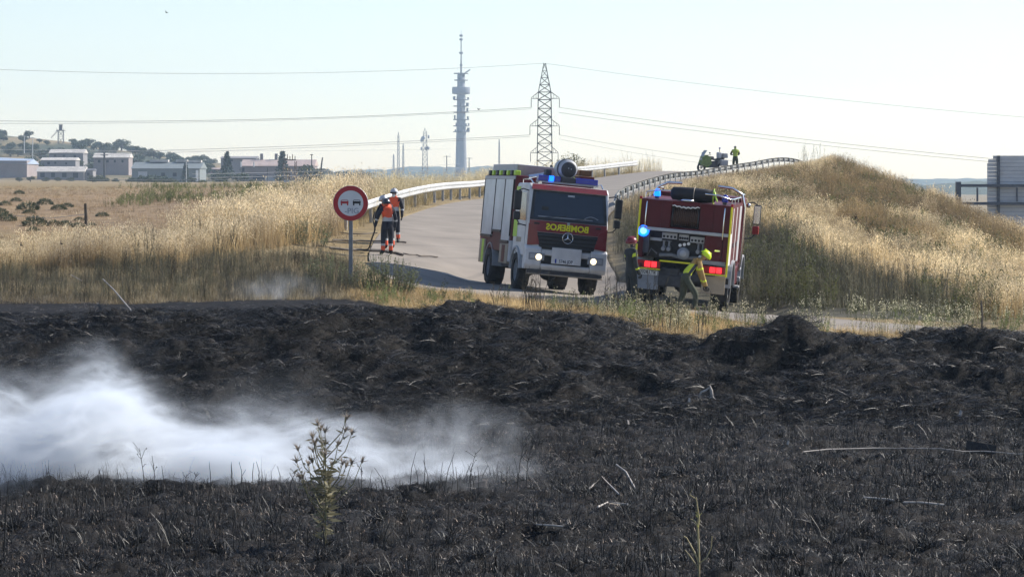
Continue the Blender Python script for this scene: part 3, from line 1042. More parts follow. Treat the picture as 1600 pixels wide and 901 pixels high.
guardrail('guardrail', [(W(545, 97.5), 97.5), (W(575, 100), 100), (W(650, 112), 112), (W(735, 140), 140), (W(915, 185), 185), (W(1018, 200), 200)],
          'shiny galvanised crash barrier curving up behind the workers in orange', 4.0, 1, m_galv, m_post)
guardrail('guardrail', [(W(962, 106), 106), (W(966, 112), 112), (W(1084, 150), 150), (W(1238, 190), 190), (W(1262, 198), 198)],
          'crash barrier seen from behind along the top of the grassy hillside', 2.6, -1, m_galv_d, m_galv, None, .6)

# white edge line on the road
A = np.array([(W(690, 87.5), 87.5), (W(740, 86.6), 86.6), (W(775, 86.2), 86.2)])
lme = strip_mesh('road_marking', A, A + np.array([[0.01, 0.14]] * 3), 2, 0.026)
lme.materials.append(mat('worn_line_paint', (0.55, 0.54, 0.51), 0.7, var=0.25, scale=8))
tag(bpy.data.objects.new('road_marking', lme), kind='structure'); COL.objects.link(bpy.data.objects['road_marking'])

# ------------------------------------------------------------------ round no-overtaking sign
def round_sign():
    g = hit(546, 455, 60, 90)
    D = 73.5
    X = W(548, D)
    root = empty('road_sign', (X, D, hgt(X, D)))
    zc = CZ - (317.5 - HY) / F * D - root.location.z
    m_red = mat('sign_red', (0.36, 0.022, 0.03), 0.45, var=0.08, scale=3)
    m_face = mat('sign_white', (0.58, 0.60, 0.63), 0.45, var=0.05, scale=3)
    m_spray = mat('spray_paint', (0.22, 0.26, 0.32), 0.6, var=0.3, scale=20)
    m_blk = mat('sign_black', (0.015, 0.016, 0.02), 0.5)
    MB().box((0, 0.03, zc / 2 - 0.1), (0.10, 0.05, zc + 0.6), 0.008).build('post', mat('sign_post', (0.17, 0.18, 0.2), 0.5, 0.4, var=0.2), root)
    r = 0.45
    d = MB(); d.lathe([(0, -0.012), (r * .985, -0.012), (r, -0.004), (r, 0.02), (0, 0.02)], (0, -0.02, zc), 'y', 48)
    plate = d.build('plate', mat('sign_back', (0.4, 0.41, 0.42), 0.5, 0.5), root)
    d = MB(); d.lathe([(r * .72, -0.0345), (r * .985, -0.0345)], (0, 0, zc), 'y', 48); d.build('red_ring', m_red, plate)
    d = MB(); d.lathe([(0, -0.0335), (r * .72, -0.0335)], (0, 0, zc), 'y', 48); d.build('face', m_face, plate)
    for cx, m, nm in ((-0.155, m_red, 'red_car_symbol'), (0.155, m_blk, 'black_car_symbol')):
        d = MB()
        y0, y1 = -0.037, -0.0345
        def bx(x0, x1, z0, z1):
            d.box((cx + (x0 + x1) / 2, (y0 + y1) / 2, zc + 0.02 + (z0 + z1) / 2), (x1 - x0, y1 - y0, z1 - z0))
        bx(-.10, .10, -.03, .03); bx(-.095, -.06, -.075, -.031); bx(.06, .095, -.075, -.031)
        bx(-.075, .075, .052, .066); d.prism([(cx - .10, zc + .051), (cx - .075, zc + .086), (cx - .06, zc + .086), (cx - .082, zc + .051)], y0, y1, 'y')
        d.prism([(cx + .082, zc + .051), (cx + .06, zc + .086), (cx + .075, zc + .086), (cx + .10, zc + .051)], y0, y1, 'y')
        d.build(nm, m, plate)
    Mt = Matrix.Translation((0.03, -0.0375, zc - 0.20)) @ Matrix.Rotation(R(90), 4, 'X')
    text_obj('graffiti', '-PIG', 0.2, m_spray, plate, Mt, 0.001, sx=1.02)
    for dz in (-.2, .2):
        MB().box((0, 0.004, zc + dz), (0.2, 0.012, 0.05)).build('bracket', m_post, root)
    tag(root, 'round red and white no overtaking sign with sprayed graffiti on a grey post', 'road sign')
    return root
round_sign()

# ------------------------------------------------------------------ back of a motorway sign on a gantry
def gantry():
    D = 172.0
    k = D / F
    def zz(y): return CZ - (y - HY) * k
    x0 = W(1545, D)
    root = empty('motorway_gantry', (W(1500, D), D, zz(420)))
    o = root.location
    m_al = mat('aluminium_sign_back', (0.46, 0.49, 0.53), 0.5, 0.2, var=0.07, scale=2)
    m_fr = mat('gantry_steel', (0.10, 0.115, 0.14), 0.55, 0.4, var=0.15)
    n = 22
    ztop, zbot = zz(243), zz(372)
    h = (ztop - zbot) / n
    xr = W(1760, D)
    for i in range(n):
        za = zbot + i * h
        l = x0 + (0.35 if i == n - 1 else 0.06 if i == n - 2 else 0)
        MB().box(((l + xr) / 2 - o.x, 0.6, za + h / 2 - o.z), (xr - l, 0.05, h - 0.012), 0.005).build('panel', m_al, root)
    MB().box(((x0 + .5 + xr) / 2 - o.x, 0.64, (ztop + zbot) / 2 - o.z), (xr - x0 - .8, 0.03, ztop - zbot - .3)).build('sign_face', mat('sign_face_blue', (0.03, 0.09, 0.3), 0.4), root)
    for xp in (1562, 1650, 1740):
        MB().box((W(xp, D) - o.x, 0.46, (ztop + zbot) / 2 - o.z), (0.16, 0.20, ztop - zbot)).build('stiffener', m_fr, root)
    xl = W(1495, D)
    for yy in (290, 318):
        MB().box(((xl + xr) / 2 - o.x, 0.22, zz(yy) - o.z), (xr - xl, 0.22, 0.17)).build('chord', m_fr, root)
    for xp in (1528, 1590, 1655, 1720):
        MB().box((W(xp, D) - o.x, 0.22, zz(304) - o.z), (0.10, 0.12, zz(291) - zz(317) - .16)).build('strut', m_fr, root)
    MB().box((xl + .12 - o.x, 0.22, (zz(284) + zz(470)) / 2 - o.z), (0.30, 0.30, zz(284) - zz(470))).build('column', m_fr, root)
    tag(root, 'grey ribbed back of a large motorway sign on a steel gantry', 'sign gantry')
gantry()

# ------------------------------------------------------------------ wooden fence posts, hoses, debris
def fence_post(x, y, hpx, label, wire_to=None, r0=.07):
    g = hit(x, y, 60, 200)
    k = g.y / F
    r = empty('fence_post', g)
    h = hpx * k
    mb = MB(); mb.tube([(0, 0, -.2), (0.01, 0, h * .5), (-0.015, 0, h)], [r0, r0 * .85, r0 * .7], 7)
    mb.build('stake', mat('old_wood', (0.085, 0.07, 0.055), 0.9, var=0.3, scale=8), r)
    if wire_to:
        q = hit(*wire_to, 60, 200)
        a, b = Vector((0, 0, h * .62)), q - g + Vector((0, 0, .75))
        mb = MB(); mb.tube([a, a.lerp(b, .5) - Vector((0, 0, .12)), b], .012, 4); mb.build('wire', m_dark, r)
    tag(r, label, 'fence post')
fence_post(134, 362, 44, 'dark wooden fence post with a slack wire in front of the round shrubs', (20, 372))
fence_post(1534, 512, 42, 'thin dark stake at the foot of the hillside beyond the track', None, .028)

m_hose = mat('fire_hose', (0.16, 0.135, 0.11), 0.8, var=0.25, scale=4)
def on_road(x, y, dz=0.04):
    g = hit(x, y, 70, 120)
    return Vector((g.x, g.y, hgt(g.x, g.y, False) + 0.02 + dz))
def hose(pix, rad, label, m=m_hose, dz=0.04):
    P = [on_road(x, y, dz) for x, y in pix]
    o = P[0].copy()
    Q = []
    for i in range(len(P) - 1):
        for t in np.linspace(0, 1, 9)[:-1]:
            c = P[i].lerp(P[i + 1], float(t))
            c += Vector((0, .10 * math.sin(i * 2.1 + float(t) * 5.0 + pix[0][1]), 0))
            c.z = hgt(c.x, c.y, False) + 0.02 + dz
            Q.append(c - o)
    Q.append(P[-1] - o)
    ob = MB().tube(Q, rad, 6).build('fire_hose', m, None, o)
    tag(ob, label, 'hose')
hose([(520, 377), (560, 378), (600, 380), (635, 382)], .028, 'flat hose lying across the road behind the boots of the workers')
hose([(515, 391), (560, 393), (610, 397), (630, 401)], .04, 'thick brown hose lying under the boots of the workers')
hose([(630, 399), (655, 402), (684, 404)], .022, 'thin dark pole like hose end pointing across the empty road')
hose([(528, 366), (560, 368), (590, 367)], .02, 'thin hose farthest up the road beside the crash barrier')

def lying(name, label, cat, pts, rad, m):
    P = [hit(x, y, 26, 75) + Vector((0, 0, dz)) for x, y, dz in pts]
    o = P[0].copy()
    ob = MB().tube([p - o for p in P], rad, 5).build(name, m, None, o)
    return tag(ob, label, cat)
m_ashw = mat('bleached_wood', (0.33, 0.30, 0.27), 0.8, var=0.2, scale=10)
m_char = mat('charred_wood', (0.02, 0.018, 0.017), 0.8, var=0.4, scale=12, spec=0.3)
lying('cable', 'long pale cable stretched over the burnt ground', 'cable', [(1255, 716, .10), (1295, 715, .14), (1330, 715, .13), (1365, 716, .16), (1400, 715, .15), (1470, 718, .16), (1505, 721, .15), (1540, 722, .17), (1590, 726, .16), (1640, 727, .16)], .010, m_ashw)
lying('branch', 'pale broken cane leaning out of the singed strip', 'branch', [(161, 458, .35), (178, 472, .30), (205, 489, .05)], .018, m_ashw)
lying('branch', 'short pale cane lying in the singed weeds below the golden grass', 'branch', [(111, 429, .35), (128, 440, .2)], .014, m_ashw)
for pts, lab in (([(919, 771, .05), (940, 764, .16), (968, 781, .05)], 'thin curved pale stalk arching over black stubble'),
                 ([(934, 799, .06), (950, 794, .08), (981, 796, .06)], 'thick pale stalk lying flat on black stubble'),
                 ([(963, 738, .12), (978, 748, .1), (992, 765, .02)], 'thin pale stalk bent above the two lying stalks'),
                 ([(838, 829, .05), (860, 827, .05), (880, 829, .04)], 'short pale stalk lying by the burnt twigs'),
                 ([(1350, 783, .05), (1385, 787, .06), (1396, 788, .05)], 'pale stick end to end with a longer one'),
                 ([(1412, 791, .05), (1440, 794, .06), (1475, 796, .04)], 'longer pale stick lying in black stubble')):
    lying('pale_stalk', lab, 'stalk', pts, .014, m_ashw)
def skull_root():
    g = hit(1105, 625, 40, 64)
    r = empty('bleached_root', g)
    mb = MB()
    mb.tube([(-.16, 0, .02), (-.12, 0, .14), (-.03, 0, .17), (.04, 0, .23)], [.012, .02, .024, .012], 6)
    mb.build('arched_root', m_ashw, r)
    mb = MB()
    mb.tube([(.05, 0, .27), (.08, 0, .17), (.10, 0, .04), (.16, -.02, .0)], [.012, .032, .026, .012], 6)
    mb.tube([(.10, 0, .05), (.03, -.03, .02)], [.02, .008], 5)
    mb.build('upright_root', m_ashw, r)
    tag(r, 'bleached forked root standing out of the charred slope', 'root')
skull_root()
def plank():
    g = hit(1532, 708, 40, 60)
    mb = MB(); mb.box((0, 0, .09), (.50, .05, .17), .006)
    o = mb.build('plank', m_char, None, g); o.rotation_euler = (R(-28), R(9), R(-8))
    tag(o, 'charred board lying tilted beside the pale cable', 'plank')
plank()
for x, y, s, lab in ((982, 666, .05, 'small white flake below the charred slope'), (1231, 697, .04, 'small white scrap near the pale cable end'), (1077, 632, .05, 'white chip beside the bleached root'), (1500, 655, .07, 'small pale stub standing on the slope')):
    g = hit(x, y, 28, 64)
    mb = MB(); mb.prism([(-s * .5, 0), (s * .3, -.01), (s * .6, s * 1.3), (-.0, s * 1.9)], -.012, .012, 'y')
    o = mb.build('ash_flake', m_ashw, None, g + Vector((0, 0, .03))); o.rotation_euler = (R(-25), 0, R(random.uniform(-40, 40)))
    tag(o, lab, 'debris')
# ------------------------------------------------------------------ fire engines
m_red = mat('engine_red', (0.19, 0.013, 0.018), 0.4, var=0.18, scale=3, spec=0.5, coat=0.4)
m_redd = mat('engine_dark_red', (0.078, 0.006, 0.010), 0.5, var=0.2, scale=1.5, spec=0.25)
m_cabw = mat('engine_white', (0.57, 0.565, 0.56), 0.45, var=0.14, scale=3, spec=0.5)
m_shut = mat('shutter_aluminium', (0.50, 0.53, 0.57), 0.42, 0.35, var=0.12, scale=2, spec=0.5)
m_lime = mat('lime_reflector', (0.42, 0.62, 0.06), 0.5, var=0.08)
m_yel = mat('yellow_reflector', (0.72, 0.66, 0.03), 0.5, var=0.08)
m_beige = mat('dusty_panel', (0.33, 0.27, 0.20), 0.6, var=0.15, scale=3)
m_glass = mat('dark_glass', (0.012, 0.018, 0.026), 0.08, var=0.1, spec=0.6)
m_grey = mat('grey_paint', (0.25, 0.26, 0.28), 0.5, var=0.1)
m_lgrey = mat('light_grey_paint', (0.38, 0.39, 0.41), 0.5, var=0.08)
m_chrome = mat('polished_metal', (0.7, 0.71, 0.72), 0.2, 1.0, var=0.05)
m_blue = mat('blue_lens', (0.01, 0.025, 0.30), 0.2, var=0.1, spec=0.6)
m_blue_on = mat('lit_blue_lens', (0.05, 0.2, 0.9), 0.3, emit=(0.0, 0.12, 1.0), estr=2.0)
m_blue_hot = mat('flashing_blue_lamp', (0.1, 0.3, 1.0), 0.3, emit=(0.03, 0.16, 1.0), estr=9)
m_head = mat('lit_headlamp', (0.9, 0.85, 0.7), 0.3, emit=(1.0, 0.82, 0.5), estr=1.4)
m_tail = mat('lit_tail_lamp', (0.7, 0.02, 0.03), 0.3, emit=(1.0, 0.03, 0.04), estr=1.0)
m_taild = mat('tail_lamp_lens', (0.32, 0.012, 0.015), 0.3)
m_plate = mat('number_plate', (0.66, 0.67, 0.68), 0.5, var=0.04)
m_ink = mat('plate_ink', (0.02, 0.02, 0.03), 0.5)
m_wood = mat('varnished_wood', (0.14, 0.065, 0.025), 0.5, var=0.3, scale=6)
m_tarp = mat('black_tarpaulin', (0.017, 0.017, 0.02), 0.6, var=0.25, scale=4)
m_hub = mat('wheel_steel', (0.28, 0.28, 0.29), 0.5, 0.5, var=0.2)
m_skin = mat('skin', (0.42, 0.26, 0.19), 0.55, var=0.06)

def wheel(parent, x, y, r=0.53, w=0.32, name='wheel'):
    side = 1 if x > 0 else -1
    e = MB()
    e.lathe([(r * .60, -w / 2 + .01), (r * .93, -w / 2), (r, -w / 2 + .04), (r, w / 2 - .04), (r * .93, w / 2), (r * .60, w / 2 - .01)], (0, 0, 0), 'x', 32)
    t = e.build('wheel', m_rubber, parent, (x, y, r))
    lug = MB()
    for i in range(28):
        a = 2 * math.pi * i / 28
        lug.M = Matrix.Rotation(a, 4, 'X')
        lug.box((w * .22 * (1 if i % 2 else -1), 0, r + .008), (w * .5, .05, .03))
    lug.build('tread', m_rubber, t)
    h = MB()
    h.lathe([(0, w * .25 * side), (r * .2, w * .28 * side), (r * .25, w * .12 * side), (r * .48, w * .10 * side), (r * .60, w * .40 * side), (r * .62, w * .30 * side)], (0, 0, 0), 'x', 24)
    for i in range(8):
        a = 2 * math.pi * i / 8
        h.cyl((w * .12 * side, math.cos(a) * r * .34, math.sin(a) * r * .34), (w * .18 * side, math.cos(a) * r * .34, math.sin(a) * r * .34), .02, n=6)
    h.build('rim', m_hub, t)
    return t

def arch(mb, x0, x1, yc, zc, r, t, a0=0.0, a1=math.pi, n=14):
    """mudguard: a band of thickness t over a wheel, between x0 and x1"""
    for i in range(n):
        b, c = a0 + (a1 - a0) * i / n, a0 + (a1 - a0) * (i + 1) / n
        pts = [(yc + math.cos(b) * r, zc + math.sin(b) * r), (yc + math.cos(c) * r, zc + math.sin(c) * r), (yc + math.cos(c) * (r + t), zc + math.sin(c) * (r + t)), (yc + math.cos(b) * (r + t), zc + math.sin(b) * (r + t))]
        mb.prism(pts, x0, x1, 'x')
    return mb

def orient(root, heading, gx, gy):
    """stand a vehicle on ground of slopes gx, gy with its nose along the heading vector"""
    n = Vector((-gx, -gy, 1)).normalized()
    f = Vector((heading[0], heading[1], 0))
    f = (f - n * f.dot(n)).normalized()
    rgt = f.cross(n)
    M = Matrix((rgt, f, n)).transposed()
    root.rotation_euler = M.to_euler()

def mirror_arm(parent, side, x, y, z, low_lamp=None):
    a = MB()
    s = side
    a.tube([(x * s, y, z + .42), ((x + .17) * s, y + .06, z + .46), ((x + .3) * s, y + .06, z + .40)], .018, 6)
    a.tube([(x * s, y, z - .58), ((x + .2) * s, y + .05, z - .55), ((x + .3) * s, y + .05, z - .42)], .018, 6)
    arm = a.build('mirror', m_black, parent)
    MB().box(((x + .31) * s, y + .05, z + .12), (.21, .13, .56), .035).build('mirror_housing', m_black, arm)
    MB().box(((x + .31) * s, y - .022, z + .12), (.17, .006, .50), .002).build('mirror_glass', m_chrome, arm)
    MB().box(((x + .30) * s, y + .05, z - .32), (.19, .14, .24), .035).build('mirror_housing', low_lamp or m_black, arm)
    return arm

# ---- engine facing the camera
def engine_front():
    a = R(11.5)
    root = empty('fire_engine')
    px, py, pz, gx, gy, _, _ = PADS[0]
    fx, fy = 1.17, 83.2
    root.location = (fx, fy, pz + gx * (fx - px) + gy * (fy - py) + 0.02)
    orient(root, (math.sin(a), -math.cos(a)), gx, gy)
    for x, y in ((1.0, 0), (-1.0, 0), (.98, -3.95), (-.98, -3.95)):
        wheel(root, x, y, .54, .36 if y == 0 else .46)
    ch = MB()
    for s in (-1, 1):
        ch.box((s * .42, -2.2, .86), (.10, 6.6, .22))
    ch.box((0, 0, .62), (1.6, .22, .2), .05); ch.ball((.18, 0, .55), (.28, .26, .24)); ch.box((0, -3.95, .62), (1.5, .24, .22), .05); ch.ball((0, -3.95, .56), (.3, .28, .25))
    ch.box((0, .75, .70), (1.5, .5, .28), .05); ch.box((0, -2.0, .80), (1.9, 2.3, .45), .04)
    ch.build('chassis', m_dark, root)
    # cab
    c = MB()
    prof = [(-.72, .98), (1.16, .98), (1.28, 1.12), (1.27, 1.98), (1.05, 2.92), (.90, 3.06), (-.60, 3.06), (-.72, 2.95)]
    c.prism(prof, -1.165, 1.165, 'x')
    cab = c.build('cab', m_cabw, root)
    md = cab.modifiers.new('round', 'BEVEL'); md.width = .05; md.segments = 3; md.limit_method = 'ANGLE'
    def front_slab(pts, y_at, t=.02):
        """pts (x, z) laid over the sloping cab front"""
        mb = MB()
        n = len(pts)
        vs = [(x, y_at(z) - .015, z) for x, z in pts] + [(x, y_at(z) + t, z) for x, z in pts]
        fs = [list(range(n)), [n + i for i in range(n)][::-1]] + [(i, n + i, n + (i + 1) % n, (i + 1) % n) for i in range(n)]
        mb._add(vs, [f[::-1] for f in fs])
        return mb
    yf = lambda z: np.interp(z, [.9, 1.12, 1.98, 2.92, 3.02], [1.20, 1.28, 1.27, 1.05, .95])
    front_slab([(-1.13, 2.03), (1.13, 2.03), (1.06, 2.88), (-1.06, 2.88)], yf, .012).build('windscreen_seal', m_black, cab)
    ws = front_slab([(-1.03, 2.10), (1.03, 2.10), (.98, 2.82), (-.98, 2.82)], yf, .02).build('windscreen', m_glass, cab)
    for x0 in (.5, -.35):
        MB().tube([(x0 + .35, yf(2.10) + .03, 2.10), (x0 - .2, yf(2.17) + .035, 2.17), (x0 - .45, yf(2.2) + .035, 2.19)], .009, 4).build('wiper', m_black, ws)
    MB().box((-.05, yf(2.78) + .026, 2.78), (.2, .006, .05)).build('sticker', m_lgrey, ws)
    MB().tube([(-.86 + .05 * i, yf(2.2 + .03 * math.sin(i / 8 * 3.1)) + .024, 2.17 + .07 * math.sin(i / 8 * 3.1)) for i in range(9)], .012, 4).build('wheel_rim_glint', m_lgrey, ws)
    MB().box((.1, yf(2.14) + .024, 2.14), (1.6, .005, .03)).build('dashboard_edge', m_grey, ws)
    MB().box((.70, yf(2.35) + .024, 2.36), (.2, .005, .14), .002).build('front_mirror', m_black, ws)
    vis = front_slab([(-1.11, 2.90), (1.11, 2.90), (1.08, 3.05), (-1.08, 3.05)], lambda z: np.interp(z, [2.9, 3.05], [1.08, .98]), .05)
    vis.build('visor', m_red, cab)
    front_slab([(-1.13, 1.70), (1.13, 1.70), (1.13, 2.02), (-1.13, 2.02)], yf, .016).build('front_panel', m_red, cab)
    for s in (-1, 1):
        front_slab([(s * 1.15, 1.30), (s * 1.15, 1.92), (s * .92, 1.80), (s * .80, 1.34)][::s], yf, .035).build('corner_panel', m_red, cab)
    gr = front_slab([(-.92, 1.69), (.92, 1.69), (.78, 1.22), (-.78, 1.22)], yf, .022).build('grille', m_black, cab)
    for i in range(4):
        z = 1.30 + .105 * i
        w = np.interp(z, [1.22, 1.69], [.76, .90])
        MB().box((0, yf(z) + .04, z), (2 * w, .05, .055), .012).build('slat', mat('grille_slat', (.035, .036, .04), .4), gr)
    st = MB()
    n = 28
    ring = [(math.cos(2 * math.pi * i / n) * .15, yf(1.58) + .085, 1.58 + math.sin(2 * math.pi * i / n) * .15) for i in range(n + 1)]
    st.tube(ring, .013, 6, False)
    for k in range(3):
        t = math.pi / 2 + k * 2 * math.pi / 3
        st.cyl((0, yf(1.58) + .09, 1.58), (math.cos(t) * .15, yf(1.58) + .085, 1.58 + math.sin(t) * .15), .026, .006, 6)
    st.build('emblem', m_chrome, gr)
    Mt = Matrix.Translation((0.02, yf(1.86) + .026, 1.855)) @ Matrix.Rotation(R(180), 4, 'Z') @ Matrix.Rotation(R(90), 4, 'X') @ Matrix.Diagonal((-1, 1, 1, 1))
    text_obj('lettering', 'BOMBEROS', .245, mat('yellow_lettering', (.78, .72, .02), .5, var=.03), cab, Mt, .003, sx=1.0, bold=.008)
    MB().ball((0, yf(1.98) + .03, 1.985), (.045, .02, .045)).build('badge', m_lgrey, cab)
    for s in (-.88, .92):
        MB().box((s, yf(1.93) + .02, 1.93), (.16, .02, .05), .008).build('vent', m_black, cab)
    # bumper with lamps and plate board
    b = MB()
    bp = [(1.05, .62), (1.30, .62), (1.38, .75), (1.36, 1.22), (1.29, 1.30), (1.05, 1.30)]
    b.prism(bp, -1.20, -.72, 'x'); b.prism(bp, .72, 1.20, 'x')
    b.prism([(1.05, .62), (1.30, .62), (1.37, .72), (1.37, .80), (1.05, .80)], -.719, .719, 'x')
    b.prism([(1.05, 1.04), (1.34, 1.04), (1.34, 1.20), (1.05, 1.20)], -.719, .719, 'x')
    bu = b.build('bumper', m_cabw, root)
    md = bu.modifiers.new('round', 'BEVEL'); md.width = .03; md.segments = 2; md.limit_method = 'ANGLE'
    MB().box((0, 1.22, .92), (1.40, .12, .22)).build('air_intake', m_black, bu)
    for s in (-1, 1):
        l = MB().box((s * .86, 1.372, .995), (.46, .03, .21), .012).build('headlight', m_grey, bu)
        MB().cyl((s * .80, 1.383, .985), (s * .80, 1.395, .985), .088, n=18).build('lens', m_head, l)
        MB().box((s * .98, 1.388, 1.0), (.13, .012, .12), .004).build('indicator', m_lgrey, l)
    pb = MB().box((0, 1.40, 1.06), (.86, .03, .46), .006).build('plate_board', m_cabw, bu)
    MB().box((.04, 1.418, .91), (.56, .006, .12)).build('number_plate', m_plate, pb)
    MB().box((.305, 1.4225, .91), (.045, .004, .118)).build('plate_band', mat('eu_blue', (.01, .04, .3), .5), pb)
    Mt = Matrix.Translation((.01, 1.4225, .908)) @ Matrix.Rotation(R(180), 4, 'Z') @ Matrix.Rotation(R(90), 4, 'X')
    text_obj('plate_text', '5746 JDP', .125, m_ink, pb, Mt, .001, sx=.86, bold=.002)
    MB().box((0, 1.30, .565), (2.2, .12, .10), .02).build('underrun_bar', m_dark, root)
    ub = MB(); ub.tube([(-1.1, 1.36, .50), (1.1, 1.36, .50)], .022, 6); ub.build('tow_bar', m_beige, root)
    # cab sides
    for s in (-1, 1):
        X = s * 1.168
        def pan(y0, y1, z0, z1, m, nm, t=.012, off=0.0):
            return MB().box((X + s * (t / 2 + off), (y0 + y1) / 2, (z0 + z1) / 2), (t, y1 - y0, z1 - z0), .003).build(nm, m, cab)
        dr = pan(-.12, .98, 1.25, 2.86, m_cabw, 'door')
        MB().prism([(-.02, 2.0), (.98, 1.98), (.80, 2.78), (-.02, 2.78)], X + s * .013, X + s * .02, 'x').build('window', m_glass, dr)
        MB().box((X + s * .03, .02, 1.86), (.03, .16, .05), .008).build('handle', m_black, dr)
        pan(-.70, -.16, 1.5, 2.05, m_lime, 'reflector')
        pan(-.70, -.16, 2.62, 2.95, m_lime, 'reflector')
        pan(-.12, .55, 1.36, 1.5, m_beige, 'stripe', .006, .0135)
        mg = arch(MB(), X - s * .34, X + s * .05, 0, .56, .62, .06, .08, math.pi - .02)
        mg.build('mudguard', m_lgrey, cab)
        MB().box((X - s * .1, .72, .78), (.2, .22, .32), .02).build('step', m_grey, cab)
        mirror_arm(cab, s, 1.17, .98, 2.42)
    # roof gear
    for i, (x0, x1, m) in enumerate(((-.88, -.22, m_blue), (-.2, .2, m_dark), (.22, .42, m_blue), (.42, .56, m_blue_on), (.56, .88, m_blue))):
        MB().box(((x0 + x1) / 2, .62, 3.24), (x1 - x0 - .006, .26, .16), .02).build('light_bar', m, root)
    MB().box((0, .62, 3.135), (1.8, .14, .05)).build('light_bar_base', m_lgrey, root)
    for s in (-1, 1):
        MB().box((s * .8, .62, 3.10), (.08, .2, .06)).build('bracket', m_chrome, root)
        MB().tube([(s * 1.02, .85, 3.05), (s * 1.04, .5, 3.18), (s * 1.04, -.55, 3.18), (s * 1.02, -.65, 3.05)], .02, 6).build('roof_rail', m_chrome, root)
    mo = MB()
    mo.lathe([(.0, .52), (.17, .52), (.26, .46), (.29, .25), (.28, -.25), (.18, -.42), (0, -.42)], (0, .0, 3.58), 'y', 26)
    tu = mo.build('roof_fan', m_lgrey, root)
    tu.location = (-.02, .10, -.02)
    d = MB(); d.lathe([(0, .53), (.19, .535), (.225, .50)], (0, 0, 3.56), 'y', 24); d.build('fan_mouth', m_dark, tu)
    d = MB(); d.lathe([(.292, .20), (.30, .22), (.30, .32), (.292, .34)], (0, 0, 3.58), 'y', 26); d.build('band', m_dark, tu)
    d = MB(); d.box((.0, .1, 3.24), (.3, .4, .14)); d.box((.0, .1, 3.19), (.5, .5, .06)); d.build('mount', m_dark, tu)
    for x, z in ((-.06, 3.58), (.02, 3.6)):
        MB().cyl((x, .545, z), (x, .55, z), .018, n=8).build('rivet', m_lgrey, tu)
    MB().box((-.62, -.1, 3.50), (.36, .5, .16), .01).build('wooden_crate', m_wood, root)
    MB().box((-.66, -.1, 3.30), (.44, .7, .2), .02).build('roof_box', m_redd, root)
    MB().tube([(.95, -.3, 3.25), (.5, -.3, 3.36), (.3, -.3, 3.36)], .05, 6).build('hose_coupling', m_chrome, root)
    MB().box((.42, -.2, 3.38), (.18, .3, .26), .03).build('valve', m_dark, root)
    # body with roller shutters
    MB().box((0, -3.25, 2.15), (2.36, 4.62, 2.26), .05).build('body', m_redd, root)
    xs_ = 1.185
    for s in (-1, 1):
        for i, (y0, y1, zb) in enumerate(((-2.30, -1.12, 1.33), (-3.72, -2.36, 1.62), (-5.42, -3.78, 1.45))):
            f = MB().box((s * (xs_ + .004), (y0 + y1) / 2, (zb + 3.15) / 2), (.03, y1 - y0, 3.15 - zb)).build('shutter', m_shut, root)
            sl = MB()
            for k in range(int((3.1 - zb) / .075)):
                sl.box((s * (xs_ + .021), (y0 + y1) / 2, zb + .05 + .075 * k), (.008, y1 - y0 - .06, .055), .0025)
            sl.build('shutter_slats', m_shut, f)
            MB().box((s * (xs_ + .03), (y0 + y1) / 2, zb - .01), (.05, y1 - y0 - .02, .07)).build('shutter_bar', m_black, f)
        for yb in (-1.08, -2.33, -3.75, -5.46):
            MB().box((s * (xs_ + .012), yb, 2.35), (.045, .05, 1.72)).build('shutter_guide', m_black, root)
        MB().box((s * (xs_ + .01), -3.25, 3.2), (.05, 4.5, .09)).build('gutter', m_lgrey, root)
        for i in range(8):
            MB().box((s * 1.10, -1.25 - .55 * i, 3.345), (.16, .27, .15), .02).build('edge_marker', m_lime if i % 2 == 0 else m_black, root)
        MB().box((s * 1.16, -1.70, .97), (.12, 1.2, .58), .02).build('lower_locker', m_beige, root)
        MB().box((s * 1.226, -1.70, .97), (.008, .42, .5)).build('reflector', m_redd, root)
        MB().box((s * 1.16, -5.02, .97), (.12, .82, .72), .02).build('lower_locker', m_beige, root)
        MB().box((s * 1.226, -4.86, .97), (.008, .30, .70)).build('reflector', m_lime, root)
        arch(MB(), s * .75, s * 1.2, -3.95, .56, .64, .05, .0, math.pi).build('mudguard', m_grey, root)
        MB().box((s * 1.14, -.90, 1.05), (.14, .34, .62), .03).build('fuel_tank', m_lgrey, root)
        MB().box((s * .98, -4.70, .52), (.42, .03, .52)).build('mud_flap', m_rubber, root)
    MB().box((.30, -3.3, 3.44), (1.55, 3.6, .34), .02).build('roof_locker', m_lgrey, root)
    MB().box((.30, -1.495, 3.44), (1.50, .012, .30)).build('locker_front', mat('mauve_panel', (.30, .24, .26), .5), root)
    for x in (.0, -.28):
        MB().ball((x, -1.7, 3.64), (.05, .05, .05)).build('roof_knob', m_dark, root)
    for s in (-1, 1):
        MB().box((s * 1.1, -5.57, 1.25), (.18, .03, .4), .01).build('tail_light', m_taild, root)
    tag(root, 'red and white fire engine facing the camera, BOMBEROS mirrored on its front', 'fire engine', 'fire engines')
    return root
engine_front()

